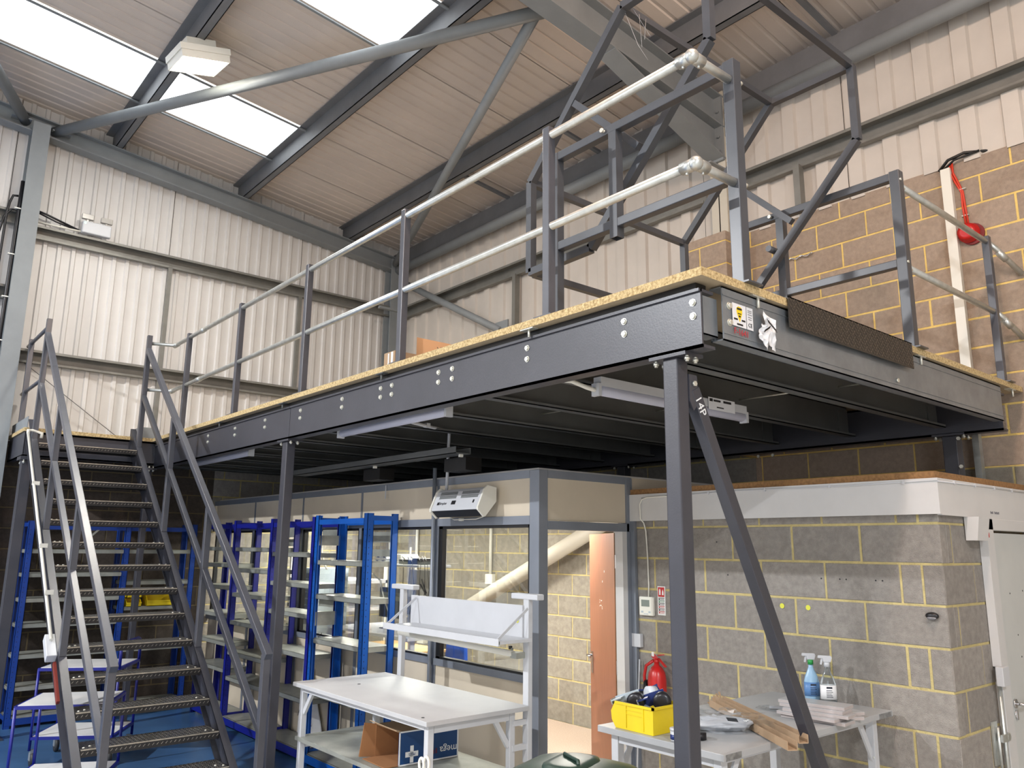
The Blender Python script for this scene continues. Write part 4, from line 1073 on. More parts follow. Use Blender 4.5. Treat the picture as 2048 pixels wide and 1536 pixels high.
dispenser('tape dispenser with a white roll at the back of the large yellow bin', 3.29, 2.78, HT+.095, 1.2, NAVY, TAPEW)
t = thing('glue_pot', 'small white pot with a blue band standing beside the column on the grey table', 'pot', (3.125, 2.505, HT))
obj('pot_body', M().lathe((3.125, 2.505, HT+.001), [(.026, 0), (.028, .005), (.028, .045)], 20), WHITEM, t)
obj('blue_band', M().lathe((3.125, 2.505, HT+.008), [(.0284, 0), (.0284, .022)], 20), NAVY, t)
obj('pot_lid', M().lathe((3.125, 2.505, HT+.046), [(.030, 0), (.030, .010), (.026, .012)], 20), WHITEM, t)
t = thing('tape_reel', 'small black reel just behind the column on the grey table', 'reel', (3.235, 2.46, HT))
obj('reel', M().lathe((3.235, 2.46, HT+.001), [(.014, 0), (.034, 0), (.034, .03), (.014, .03)], 20), BLACK, t)

# plastic bag of packaging
t = thing('plastic_bag', 'crumpled clear plastic bag of white padding lying on the grey table', 'bag', (3.47, 2.50, HT))
import mathutils.noise as mn
def blob(c, rx, ry, rz, rough, seed, ang=0.0, n=22, k=14, flat=.0):
    m = M(); V = []
    for j in range(k+1):
        ph = -math.pi/2+math.pi*j/k
        for i in range(n):
            a = 2*math.pi*i/n
            d = Vector((math.cos(ph)*math.cos(a), math.cos(ph)*math.sin(a), math.sin(ph)))
            q = 1+rough*mn.noise(d*3.1+Vector((seed, 0, 0)))+rough*.7*mn.noise(d*8+Vector((0, seed, 0)))
            p = Vector((d.x*rx*q, d.y*ry*q, d.z*rz*q)); p.z = max(p.z, -rz*.92)
            V.append(tuple(Matrix.Rotation(ang, 3, 'Z') @ p+Vector(c)))
    m.v = V
    for j in range(k):
        for i in range(n):
            i2 = (i+1) % n; m.f.append((j*n+i, j*n+i2, (j+1)*n+i2, (j+1)*n+i)); m.sm.append(True)
    return m
obj('white_padding', blob((3.46, 2.52, HT+.034), .062, .165, .033, .35, 3.0, .75), WHITEM, t)
fm = blob((3.48, 2.50, HT+.046), .080, .19, .046, .75, 5.0, .75, 26, 14); fm.sm = [False]*len(fm.f)
obj('clear_film', fm, FILM, t)
pr = obj('printed_mark', M().box(3.405, 2.385, HT+.070, 3.455, 2.435, HT+.0705).box(3.41, 2.39, HT+.0706, 3.45, 2.43, HT+.071), BLACK, t); pr.rotation_euler = (0, .5, .4)

# cardboard edge protectors
def protector(label, p, q, w=.05, dz=0.0):
    t = thing('edge_protector', label, 'cardboard strip', ((p[0]+q[0])/2, (p[1]+q[1])/2, HT))
    P = Vector(p); Q = Vector(q); d = (Q-P).normalized(); s = Vector((0, 0, 1)).cross(d)
    m = M(); th = .004
    for k in (0, 1):
        c = s*(w/2*(1 if k else -1))
        m.bar(P+c+Vector((0, 0, w/2)), Q+c+Vector((0, 0, w/2)), th, w*.8)
    m.bar(P+Vector((0, 0, w*.1)), Q+Vector((0, 0, w*.1)), w, th)
    obj('channel', m, CARD, t)
    e = M(); 
    for i in range(4):
        a = P-d*.0+s*(w*(-.4+.25*i)); e.bar(a+Vector((0, 0, .01)), a-d*random.uniform(.02, .05)+Vector((0, 0, .02+.012*i)), .012, .003)
    obj('torn_end', e, CARD, t)
    return t
protector('long brown cardboard edge protector on the grey table, the one nearer the wall', (4.05, 2.93, HT+.002), (3.53, 2.10, HT+.002), .045)
protector('brown cardboard edge protector overhanging the table front, the one nearer the column', (3.93, 2.88, HT+.002), (3.37, 2.06, HT+.002), .045)

# stack of flat boards
LAM = mat('laminate_board', S(176, 178, 182), .28, 0, .04, 5); LAME = mat('board_edge_pinkish', S(178, 170, 168), .6)
def board(label, cx, cy, z, l, w_, ang, th=.016):
    t = thing('board_offcut', label, 'board', (cx, cy, z), 'laminate board offcuts on the table')
    T0 = Matrix.Translation((cx, cy, z)) @ Matrix.Rotation(ang, 4, 'Z')
    obj('core', M().box(-l/2, -w_/2, 0, l/2, w_/2, th-.002).xform(T0), LAME, t)
    obj('laminate_face', M().box(-l/2, -w_/2, th-.0019, l/2, w_/2, th).xform(T0), LAM, t); return t
a0 = math.radians(96)
bs = [(4.08, 2.34, .34, .13, 96, 'lowest laminate board of the stack behind the raking brace'), (4.05, 2.36, .32, .12, 92, 'second laminate board up in the stack behind the raking brace'),
      (4.08, 2.33, .34, .12, 99, 'third laminate board up in the stack behind the raking brace'), (4.10, 2.36, .34, .12, 95, 'fourth laminate board up in the stack behind the raking brace'), (4.12, 2.37, .35, .13, 98, 'topmost laminate board of the stack behind the raking brace')]
for i, (x, y, l, w_, a, lb) in enumerate(bs): board(lb, x, y, HT+.0015+i*.0165, l, w_, math.radians(a))
board('lower laminate board of the small pair beside the tall stack', 4.27, 2.30, HT+.0015, .20, .12, math.radians(60)); board('upper laminate board of the small pair beside the tall stack', 4.30, 2.31, HT+.018, .18, .12, math.radians(66))
t = thing('clear_packet', 'small clear packet with white card lying left of the laminate boards', 'packet', (4.18, 2.62, HT))
obj('card_insert', M().bar((4.14, 2.66, HT+.012), (4.22, 2.55, HT+.012), .03, .012), WHITEM, t)
obj('clear_wrap', blob((4.15, 2.62, HT+.011), .05, .09, .011, .6, 9.0, .7), FILM, t)
# spray bottles
def spray(label, x, y, ang, bodym, capm, collar, lab, tint=None):
    t = thing('spray_bottle', label, 'spray bottle', (x, y, HT))
    R = Matrix.Translation((x, y, HT+.001)) @ Matrix.Rotation(ang, 4, 'Z') @ Matrix.Diagonal((1.0, .62, 1, 1))
    body = M().lathe((0, 0, 0), [(.040, 0), (.044, .006), (.045, .06), (.044, .105), (.036, .135), (.022, .165), (.014, .185), (.013, .205)], 24).xform(R)
    obj('bottle_body', body, bodym, t)
    obj('paper_label', M().lathe((0, 0, 0), [(.0456, .022), (.0462, .06), (.0452, .10)], 24).xform(R), lab, t)
    lm = M()
    for i in range(5): lm.box(-.018, -.0466, .034+i*.009, .018-.004*(i % 3), -.0462, .037+i*.009)
    lm.box(-.016, -.0466, .082, .016, -.0462, .092)
    obj('label_print', lm.xform(R), mat('dark_print', S(40, 46, 60), .6), t)
    R2 = Matrix.Translation((x, y, HT+.001)) @ Matrix.Rotation(ang, 4, 'Z')
    obj('collar', M().lathe((0, 0, .200), [(.0165, 0), (.0165, .024), (.013, .026)], 16).xform(R2), collar, t)
    hd = M().prism([(-.020, -.010, .226), (.022, -.010, .226), (.030, -.010, .250), (.026, -.010, .262), (-.046, -.010, .264), (-.050, -.010, .248), (-.024, -.010, .246)], (0, .020, 0))
    obj('trigger_head', hd.xform(R2), capm, t, bevel=.003)
    obj('trigger', M().bar((-.026, 0, .246), (-.034, 0, .212), .010, .008, (0, 1, 0)).xform(R2), capm, t)
    return t
BLUEB = mat('pale_blue_bottle', S(150, 186, 214), .25)
spray('blue and clear spray bottle with a green collar on the table by the block wall', 4.60, 2.66, math.radians(-42), BLUEB, WHITEM, mat('green_collar', S(40, 150, 70), .4), mat('blue_label', S(96, 138, 190), .4))
spray('clear spray bottle with white trigger and white label on the table by the block wall', 4.58, 2.545, math.radians(-48), BOTT, WHITEM, WHITEM, WHITE)

# ================================================================== WALL FITTINGS OF THE SIDE ROOM
t = thing('fire_extinguisher', 'red fire extinguisher on the block wall behind the yellow bin', 'fire extinguisher', (XS-.10, 3.93, .62))
ex, ey = XS-.10, 3.86
obj('cylinder', M().lathe((ex, ey, .62), [(.05, 0), (.062, .01), (.066, .03), (.066, .34), (.058, .39), (.038, .425), (.020, .44), (.018, .46)], 24), RED, t)
obj('valve', M().lathe((ex, ey, 1.075), [(.018, 0), (.022, .01), (.016, .03)], 12).bar((ex, ey, 1.10), (ex-.02, ey+.02, 1.13), .018, .03), RED, t)
obj('lever', M().bar((ex+.01, ey-.01, 1.125), (ex-.06, ey-.11, 1.145), .018, .006).bar((ex+.01, ey-.01, 1.105), (ex-.05, ey-.12, 1.065), .018, .006), RED, t)
obj('pin_tag', M().box(ex-.03, ey+.0, 1.12, ex-.026, ey+.02, 1.15), WHITE, t)
obj('hose', M().tube([(ex-.01, ey+.02, 1.09), (ex-.02, ey+.08, 1.05), (ex-.02, ey+.10, .98), (ex-.01, ey+.095, .85)], .011, 10), RED, t)
obj('horn', M().tube([(ex-.01, ey+.095, .95), (ex-.01, ey+.10, .78)], [.018, .026], 12), BLACK, t)
t = thing('fire_sign', 'narrow red and white fire extinguisher sign on the block wall beside the thermostat', 'sign', (XS-.004, 3.88, 1.49))
sy0, sy1, sz0, sz1 = 3.845, 3.915, 1.395, 1.60
obj('sign_plate', M().box(XS-.005, sy0, sz0, XS-.0005, sy1, sz1), WHITE, t)
obj('red_panel', M().box(XS-.006, sy0+.006, sz1-.075, XS-.005, sy1-.006, sz1-.007), RED, t)
pc = M()
pc.box(XS-.0066, sy1-.030, sz1-.062, XS-.006, sy1-.016, sz1-.026).box(XS-.0066, sy1-.027, sz1-.024, XS-.006, sy1-.019, sz1-.018)
pc.prism([(XS-.0066, sy0+.012, sz1-.062), (XS-.0066, sy0+.028, sz1-.062), (XS-.0066, sy0+.026, sz1-.040), (XS-.0066, sy0+.020, sz1-.022), (XS-.0066, sy0+.013, sz1-.040)], (.0006, 0, 0))
obj('pictogram', pc, WHITE, t)
SB = mat('sign_black', S(30, 30, 34), .6); SG = mat('sign_green', S(60, 130, 90), .6)
z = sz1-.082
for i, mm in enumerate((SB, SG, SB, RED, SB, RED)):
    q = M().box(XS-.0058, sy0+.007, z-.004, XS-.005, sy1-.007, z)
    q.box(XS-.0058, sy0+.010, z-.014, XS-.005, sy1-.028, z-.0125).box(XS-.0058, sy0+.010, z-.0105, XS-.005, sy1-.028, z-.009).box(XS-.0058, sy1-.022, z-.015, XS-.005, sy1-.010, z-.007)
    obj('sign_line', q, mm, t); z -= .019
t = thing('thermostat', 'white thermostat with a grey display on the block wall by the doorway', 'thermostat', (XS-.02, 4.01, 1.45))
obj('case', M().box(XS-.028, 3.945, 1.385, XS, 4.075, 1.52), CREAM, t, bevel=.006)
obj('display', M().box(XS-.0295, 3.975, 1.45, XS-.028, 4.052, 1.498), mat('lcd', S(124, 132, 126), .3), t)
obj('buttons', M().box(XS-.0295, 3.965, 1.405, XS-.028, 3.985, 1.418).box(XS-.0295, 4.035, 1.405, XS-.028, 4.055, 1.418).box(XS-.0292, 3.99, 1.395, XS-.028, 4.03, 1.400), DGREY, t)
t = obj('thermostat_cable', M().tube([(XS-.012, 3.995, 1.52), (XS-.010, 3.992, 1.60), (XS-.010, 3.996, 1.80), (XS-.012, 4.006, 2.0), (XS-.02, 4.018, 2.06), (XS-.045, 4.028, 2.09), (XS-.045, 4.032, 2.20), (XS-.045, 4.01, 2.235), (XS-.045, 3.96, 2.248), (XS-.045, 3.75, 2.25)], .005, 8), CREAM); tag(t, 'white cable running up the block wall from the thermostat to the fascia', 'cable')
t = thing('trunking', 'white vertical cable trunking in the corner beside the doorway', 'trunking', (XS-.02, YP-.02, 1.2))
obj('trunking_run', M().box(XS-.03, YP-.045, 0, XS-.002, YP-.006, 2.24).box(XS-.012, YP-.006, 0, XS-.001, YP+.01, 2.40), ALU, t)
obj('socket_box', M().box(XS-.035, YP-.085, 1.155, XS-.001, YP+.0, 1.25), WHITEM, t, bevel=.003)
obj('socket_box', M().box(XS-.03, YP-.06, .70, XS-.001, YP-.01, .76), WHITEM, t)
t = obj('leaning_rod', M().tube([(4.55, 4.02, .02), (4.69, 4.08, 1.07)], .006, 8), WHITEM); tag(t, 'thin pale rod leaning in the corner beside the trunking', 'rod')
t = thing('motion_sensor', 'black oval motion sensor high on the block wall near the corner', 'sensor', (XS-.02, 1.975, 1.52))
obj('sensor_body', blob((XS-.012, 1.975, 1.522), .018, .036, .020, 0, 1, 0, 20, 12), BLACK, t)
obj('sensor_lens', blob((XS-.022, 1.975, 1.510), .010, .026, .010, 0, 1, 0, 16, 10), mat('smoked_lens', S(120, 120, 124), .15), t)
for (y, lb) in ((2.90, 'yellow round dot on the block wall, left one of the pair'), (2.72, 'yellow round dot on the block wall, right one of the pair')):
    t = obj('wall_dot', M().lathe((XS-.001, y, 1.52), [(.016, -.002), (.014, .001)], 16, 'X'), MATS['yellow_sticker']); tag(t, lb, 'dot')
for y, z in ((2.50, 1.70), (2.46, 1.70), (2.28, 1.70), (2.24, 1.70), (3.30, 1.70), (3.38, 1.92), (2.62, 1.70)):
    obj('drill_hole', M().lathe((XS-.0006, y, z), [(.005, -.001), (.005, .0002)], 8, 'X'), BLACK, ws)
t = thing('cable_box', 'white trunking with a square box on the left jamb of the grey door', 'trunking', (5.22, YS-.03, 1.2))
obj('box', M().box(5.21, YS-.075, 1.12, 5.31, YS-.036, 1.225), WHITEM, t, bevel=.003)
obj('trunking_run', M().box(5.265, YS-.052, 1.22, 5.297, YS-.005, 2.06), WHITEP, t)
obj('conduit_pipe', M().tube([(5.26, YS-.03, .40), (5.26, YS-.03, 1.125)], .012, 10), GALV, t)
obj('red_mark', M().box(5.285, YS-.054, 1.955, 5.293, YS-.052, 1.985), RED, t)
t = thing('door_bracket', 'white boxed corner bracket under the fascia left of the grey door', 'bracket', (5.13, YS-.04, 1.98))
obj('bracket_body', M().prism([(5.06, YS-.008, 2.07), (5.06, YS-.09, 2.07), (5.06, YS-.07, 1.935), (5.06, YS-.008, 1.935)], (.16, 0, 0)), WHITEP, t)
t = thing('door_bolt', 'grey steel bolt latch on the block wall beside the grey door', 'latch', (5.2, YS-.02, .85))
obj('bolt_plate', M().box(5.15, YS-.012, .70, 5.22, YS-.003, .93), GALV, t)
obj('bolt_rod', M().tube([(5.19, YS-.025, .66), (5.19, YS-.025, .90)], .008, 8), GALV, t)
obj('bolt_knob', M().box(5.20, YS-.045, .82, 5.29, YS-.03, .86).lathe((5.29, YS-.038, .84), [(.022, -.008), (.022, .008)], 12, 'Y'), GALV, t)
lm = M()
for i in range(9):
    if i != 3: lm.box(5.415+i*.016, YS-.0312, 2.100, 5.427+i*.016, YS-.0302, 2.115-.003*(i % 2))
obj('pencil_print', lm, MATS['grey_print'], tr)
# ================================================================== AIR CURTAIN
t = thing('air_curtain', 'white electric air curtain heater mounted above the office glass', 'heater', (3.68, 4.91, 2.08))
ya, yb = 4.60, 5.22
def sec(y0, y1, pts, mm, name, par, bev=0): return obj(name, M().prism([(x, y0, z) for x, z in pts], (0, y1-y0, 0)), mm, par, bevel=bev)
sec(ya+.018, yb-.018, [(3.735, 2.295), (3.655, 2.305), (3.628, 2.285), (3.570, 2.155), (3.572, 2.140), (3.735, 2.20)], WHITEM, 'housing', t)
for y0 in (ya, yb-.018):
    sec(y0, y0+.018, [(3.735, 2.305), (3.650, 2.318), (3.618, 2.29), (3.560, 2.155), (3.562, 2.135), (3.618, 2.085), (3.632, 2.088), (3.735, 2.20)], CREAM, 'end_cap', t, .003)
sec(ya+.018, yb-.018, [(3.574, 2.139), (3.624, 2.092), (3.735, 2.19), (3.735, 2.198)], BLACK, 'outlet', t)
fn = Vector((-(2.285-2.155), 0, 3.628-3.570)); fn.normalize()
def onface(u, w0, w1, y0, y1, th=.002):
    "strip on the sloping front, u fraction up"
    a = Vector((3.570, 0, 2.155)).lerp(Vector((3.628, 0, 2.285)), w0); b = Vector((3.570, 0, 2.155)).lerp(Vector((3.628, 0, 2.285)), w1)
    o_ = Vector((-.9, 0, .4)).normalized()*th
    return [(a.x+o_.x, y0, a.z+o_.z), (b.x+o_.x, y0, b.z+o_.z), (b.x+o_.x, y1, b.z+o_.z), (a.x+o_.x, y1, a.z+o_.z)]
gr = M()
for y0, y1 in ((4.66, 4.87), (4.93, 5.15)):
    for w0 in (.58, .81):
        for k in range(4): gr.prism(onface(0, w0+k*.045, w0+k*.045+.03, y0, y1), (.002, 0, 0))
obj('vent_grille', gr, mat('grey_grille', S(92, 96, 94), .5), t)
obj('control_panel', M().prism(onface(0, .22, .44, 4.915, 4.965, .003), (.003, 0, 0)), BLACK, t)
obj('switch', M().prism(onface(0, .26, .44, 4.685, 4.70, .003), (.003, 0, 0)), BLACK, t)
sl = math.atan2(2.285-2.155, 3.628-3.570)
Rf = Matrix(((0, math.cos(sl), -math.sin(sl)), (-1, 0, 0), (0, math.sin(sl), math.cos(sl))))
a = Vector((3.570, 0, 2.155)).lerp(Vector((3.628, 0, 2.285)), .30)
obj('logo_mark', M().prism(onface(0, .22, .38, 5.125, 5.15, .0025), (.002, 0, 0)), BLACK, t)
text('lettering', 'Dimplex', .030, (a.x-.004, 5.075, a.z+.001), Rf, mat('sign_black', S(30, 30, 34), .6), t)
obj('supply_loop', M().tube([(3.70, 5.16, 2.17), (3.70, 5.14, 2.10), (3.70, 5.08, 2.075), (3.70, 4.80, 2.075), (3.70, 4.72, 2.09), (3.70, 4.70, 2.15)], .004, 8), CREAM, t)
obj('junction', M().box(3.70, 4.98, 2.065, 3.72, 5.02, 2.085), CREAM, t)
t = thing('conduit', 'thin grey conduit bending down from the joists to the air curtain', 'conduit', (3.70, 5.18, 2.3))
obj('conduit_pipe', M().tube([(3.70, 5.19, 2.30), (3.70, 5.175, 2.74), (3.69, 5.16, 2.765), (3.66, 5.14, 2.775), (3.10, 4.80, 2.745)], .0125, 10), WHITEM, t)
obj('saddle', M().box(3.30, 4.90, 2.745, 3.33, 4.95, 2.775), WHITEM, t)
t = thing('conduit', 'tall straight grey conduit standing against the office glass beside the air curtain', 'conduit', (3.71, 5.35, 0))
obj('conduit_pipe', M().tube([(3.725, 5.395, 0), (3.725, 5.395, 2.50)], .0165, 12), ALU, t)
t = obj('pull_cord', M().box(3.735, 6.17, 2.28, 3.74, 6.18, 2.40), WHITEM); tag(t, 'short white strip hanging on the beige panel left of the air curtain', 'strip')

# ---- strip lights under the deck (not lit)
TUBEM = mat('strip_light_diffuser', S(186, 188, 204), .3, 0, .02, 3)
def batten(label, p, q, parent_only=None):
    t = thing('strip_light', label, 'light', ((p[0]+q[0])/2, (p[1]+q[1])/2, p[2]), 'strip lights under the mezzanine')
    P, Q = Vector(p), Vector(q); d = (Q-P).normalized()
    obj('spine', M().bar(P+Vector((0, 0, .045)), Q+Vector((0, 0, .045)), .055, .05), WHITEM, t)
    obj('diffuser', M().tube([P, P+d*.02, Q-d*.02, Q], [.018, .029, .029, .018], 12).xform(Matrix.Identity(4)), TUBEM, t)
    for e, s in ((P, -1), (Q, 1)): obj('end_cap', M().bar(e-d*.004*s, e+d*.018*s, .054, .068), WHITEM, t)
    return t
t = batten('unlit strip light right beside the front column under the deck', (3.02, 2.88, 2.695), (4.36, 2.88, 2.695))
obj('cable_entry', M().tube([(3.02, 2.88, 2.69), (2.95, 2.89, 2.70), (2.88, 2.93, 2.73), (2.80, 2.99, 2.74)], .012, 8), CREAM, t)
obj('packing_label', M().box(3.95, 2.845, 2.70, 4.22, 2.847, 2.775), PAPER, t)
obj('label_print', M().box(3.96, 2.8435, 2.75, 3.99, 2.845, 2.768).box(4.0, 2.8435, 2.752, 4.07, 2.845, 2.764).box(4.10, 2.8435, 2.752, 4.18, 2.845, 2.766).box(4.03, 2.8435, 2.715, 4.10, 2.845, 2.722), MATS['sign_black'], t)
batten('unlit strip light running along behind the main front beam', (2.86, 5.40, 2.70), (2.86, 4.02, 2.70))
batten('unlit strip light along the front beam nearest the stairs', (2.86, 8.60, 2.70), (2.86, 7.12, 2.70))
batten('unlit strip light under the stair landing behind the upper treads', (1.62, 9.75, 2.82), (2.50, 9.75, 2.82))
t = thing('unlit_fitting', 'long dark unlit light fitting above the office partition', 'cable tray', (3.55, 6.0, 2.55))
obj('tray', M().box(3.46, 4.75, 2.55, 3.60, 7.5, 2.556).box(3.46, 4.75, 2.55, 3.463, 7.5, 2.60).box(3.597, 4.75, 2.55, 3.60, 7.5, 2.60), STEELD, t)  # open tray shape stands in for an unlit light fitting
for y in (4.95, 6.2): obj('fitting_box', M().box(3.60, y-.14, 2.44, 3.75, y+.14, 2.54), BLACKR, t); obj('tag', M().box(3.53, y-.16, 2.53, 3.56, y-.14, 2.555), CREAM, t)

# ---- fittings on the upper walls
t = thing('emergency_light', 'white twin-head emergency light on the gable wall girt', 'light', (1.97, 10.2, 5.55))
Te = Matrix.Translation((1.975, YG-.18, 5.60)) @ Matrix.Rotation(.0, 4, 'Y')
obj('case', M().box(-.16, -.035, -.075, .16, .035, .075).xform(Te), WHITEM, t, bevel=.012)
for x in (-.11, .10):
    obj('lamp_head', M().box(x-.065, -.03, .10, x+.065, .02, .165).box(x-.015, -.02, .07, x+.015, .01, .10).xform(Te), mat('smoky_clear', S(170, 166, 160), .2), t, bevel=.006)
obj('status_led', M().box(-.145, -.037, .035, -.125, -.035, .060).xform(Te), GLED, t)
obj('conduit_pipe', M().tube([(1.36, YG-.15, 5.54), (1.83, YG-.15, 5.545)], .012, 8), CREAM, t)
t = thing('cable_bundle', 'black cable bundle tied along the left side of the grey gable post', 'cable', (1.10, 10.1, 3))
obj('cable', M().tube([(1.150, YG-.24, 5.95), (1.145, YG-.25, 5.4), (1.14, YG-.25, 4.4), (1.13, YG-.25, 3.1)], .022, 8), BLACK, t)
obj('cable', M().tube([(1.15, YG-.20, 5.78), (1.08, YG-.20, 5.77), (1.055, YG-.20, 5.68), (1.04, YG-.20, 5.55), (1.03, YG-.20, 4.6), (1.03, YG-.2, 3.1)], .014, 8), BLACK, t)
obj('cable', M().tube([(1.15, YG-.2, 5.62), (1.08, YG-.2, 5.60), (1.02, YG-.2, 5.50), (.98, YG-.2, 5.2)], .012, 8), BLACK, t)
for z in (5.60, 5.05, 4.55, 4.05, 3.6): obj('cable_tie', M().box(1.10, YG-.275, z, 1.165, YG-.23, z+.012), CREAM, t)
t = obj('cable_run', M().tube([(1.34, YG-.14, 5.68), (1.45, YG-.13, 5.66), (1.80, YG-.13, 5.56)], .013, 8).tube([(1.34, YG-.14, 5.66), (1.55, YG-.13, 5.60), (1.80, YG-.13, 5.55)], .010, 8), BLACK); tag(t, 'black cable run from the gable post to the emergency light', 'cable')
t = thing('trunking', 'cream vertical trunking on the upper block wall right of the gate', 'trunking', (XW-.04, 2.27, ZD))
obj('trunking_run', M().box(XW-.05, 2.215, ZD, XW-.004, 2.285, 4.84), CREAM, t)
t = thing('fire_alarm_sounder', 'red round fire alarm sounder with red cables on the upper block wall', 'alarm', (XW-.06, 2.13, 4.26))
cx_, cy_, cz_ = XW-.002, 2.135, 4.27
obj('sounder_body', M().lathe((cx_, cy_, cz_), [(.075, 0), (.078, -.03), (.060, -.045), (.066, -.075), (.040, -.082)], 24, 'X'), RED, t)
obj('base_plate', M().lathe((cx_, cy_-.02, cz_-.01), [(.085, 0), (.085, -.018)], 20, 'X'), mat('dull_red2', S(120, 34, 34), .6), t)
for dy in (.0, .018):
    obj('red_cable', M().tube([(XW-.015, 2.135+dy, 4.345), (XW-.013, 2.145+dy, 4.50), (XW-.013, 2.15+dy*.6, 4.62), (XW-.014, 2.18+dy, 4.72), (XW-.015, 2.205+dy, 4.80), (XW-.03, 2.20+dy, 4.88)], .008, 8), REDC, t)
for z in (4.64, 4.42): obj('cable_clip', M().box(XW-.02, 2.125, z, XW-.001, 2.175, z+.008), BOLT, t)
t = obj('cable_run', M().tube([(XW-.03, 2.30, 4.84), (XW-.05, 2.22, 4.90), (XW-.045, 2.10, 4.92), (XW+.02, 1.98, 4.91), (XW+.06, 1.9, 4.90)], .012, 8).tube([(XW-.03, 2.28, 4.83), (XW-.04, 2.18, 4.89), (XW-.02, 2.0, 4.91)], .009, 8), BLACKR); tag(t, 'black cables lying over the top of the block wall above the trunking', 'cable')
t = obj('helical_tie', M().tube([(XW-.02, 3.86+.0-i*.004*6.5, 4.475+.012*math.sin(i*1.6)) for i in range(18)], .006, 6), CHROME); tag(t, 'shiny twisted helical wall tie sticking along the upper block wall behind the gate', 'tie')
# ---- high bay lamp
t = thing('high_bay_lamp', 'lit square high bay lamp hanging from a roof purlin', 'lamp', (2.20, 7.48, 6.6))
Tl = Matrix.Translation((2.16, 7.47, 6.60)) @ Matrix.Rotation(math.radians(8), 4, 'X') @ Matrix.Rotation(math.radians(-14), 4, 'Y')
obj('housing', M().prism([(-.24, -.24, .0), (.24, -.24, .0), (.24, .24, .0), (-.24, .24, .0)], (0, 0, .06)).prism([(-.14, -.14, .06), (.14, -.14, .06), (.14, .14, .06), (-.14, .14, .06)], (0, 0, .10)).xform(Tl), CREAM, t)
obj('reflector', M().box(-.23, -.23, -.07, .23, -.222, .0).box(-.23, .222, -.07, .23, .23, .0).box(-.23, -.22, -.07, -.222, .22, .0).box(.222, -.22, -.07, .23, .22, .0).xform(Tl), CREAM, t)
obj('lens', M().box(-.19, -.19, -.076, .19, .19, -.06).xform(Tl), LENS, t)
obj('hanger', M().box(2.10, 7.46, 6.66, 2.14, 7.48, 6.80), CHROME, t)

# ================================================================== TROLLEYS, BOTTOM LEFT
TW = mat('white_trolley_shelf', S(222, 222, 220), .3, 0, .03, 5)
def trolley(label, c, ang, l, w_, levels, hz, wheels=True, arch=True):
    t = thing('trolley', label, 'trolley', (c[0], c[1], 0)); T0 = Matrix.Translation((c[0], c[1], 0)) @ Matrix.Rotation(ang, 4, 'Z')
    for z in levels:
        obj('shelf', M().box(-l/2+.01, -w_/2+.01, z-.004, l/2-.01, w_/2-.01, z+.004).xform(T0), TW, t)
        fr = M()
        fr.bar((-l/2, -w_/2, z-.012), (l/2, -w_/2, z-.012), .022, .024).bar((-l/2, w_/2, z-.012), (l/2, w_/2, z-.012), .022, .024).bar((-l/2, -w_/2, z-.012), (-l/2, w_/2, z-.012), .022, .024).bar((l/2, -w_/2, z-.012), (l/2, w_/2, z-.012), .022, .024)
        obj('shelf_frame', fr.xform(T0), BLUED, t)
    top = max(levels)
    for sx in (-1, 1):
        for sy in (-1, 1):
            obj('leg', M().tube([(sx*l/2, sy*w_/2, .13), (sx*l/2, sy*w_/2, top-.01)], .012, 8).xform(T0), BLUED, t)
    if arch:
        pts = [(l/2, -w_/2, top-.01), (l/2, -w_/2, hz-.06), (l/2, -w_/2+.03, hz-.015), (l/2, -w_/2+.08, hz), (l/2, w_/2-.08, hz), (l/2, w_/2-.03, hz-.015), (l/2, w_/2, hz-.06), (l/2, w_/2, top-.01)]
        obj('push_handle', M().tube(pts, .014, 8).xform(T0), BLUED, t)
    for sx in (-1, 1):
        for sy in (-1, 1):
            c2 = T0 @ Vector((sx*(l/2-.02), sy*(w_/2-.02), 0))
            k = obj('castor', M().box(-.018, -.02, .10, .018, .02, .135).box(-.022, -.03, .05, -.017, .03, .11).box(.017, -.03, .05, .022, .03, .11).xform(Matrix.Translation(c2)), GALV, t)
            obj('wheel', M().lathe((c2.x, c2.y, .058), [(.02, -.016), (.055, -.015), (.057, 0), (.055, .015), (.02, .016)], 18, 'X'), mat('dark_rubber', S(44, 46, 48), .6), k)
    return t
trolley('blue framed trolley with white shelves standing left of the stair foot', (1.62, 7.17), math.radians(62), .55, .615, (.69, .16), .95, arch=False)
trolley('blue framed trolley with an arched push handle behind the staircase', (1.98, 8.25), math.radians(-32), .66, .55, (.80, .24), 1.0)

# ================================================================== GREEN BIN
t = thing('refuse_bin', 'dark green plastic bin with a domed lid in front of the packing table', 'bin', (2.52, 2.55, 0))
Tb = Matrix.Translation((2.50, 2.56, 0)) @ Matrix.Rotation(math.radians(20), 4, 'Z')
b = M().prism([(-.20, -.22, .04), (.20, -.22, .04), (.20, .22, .04), (-.20, .22, .04)], (0, 0, .02))
def rr(w_, d, z, n=6, r=.08):
    P = []
    for cx, cy, a0 in ((w_-r, d-r, 0), (-w_+r, d-r, 90), (-w_+r, -d+r, 180), (w_-r, -d+r, 270)):
        for i in range(n+1):
            a = math.radians(a0+90*i/n); P.append((cx+r*math.cos(a), cy+r*math.sin(a), z))
    return P
def loft(rings):
    m = M(); n = len(rings[0])
    for R in rings: m.v += R
    for k in range(len(rings)-1):
        for i in range(n):
            i2 = (i+1) % n; m.f.append((k*n+i, k*n+i2, (k+1)*n+i2, (k+1)*n+i)); m.sm.append(True)
    m.f.append(tuple(range(n))[::-1]); m.sm.append(False); m.f.append(tuple((len(rings)-1)*n+i for i in range(n))); m.sm.append(True); return m
obj('bin_body', loft([rr(.18, .18, .0), rr(.22, .22, .90), rr(.235, .235, .905), rr(.235, .235, .925)]).xform(Tb), GREEN, t)
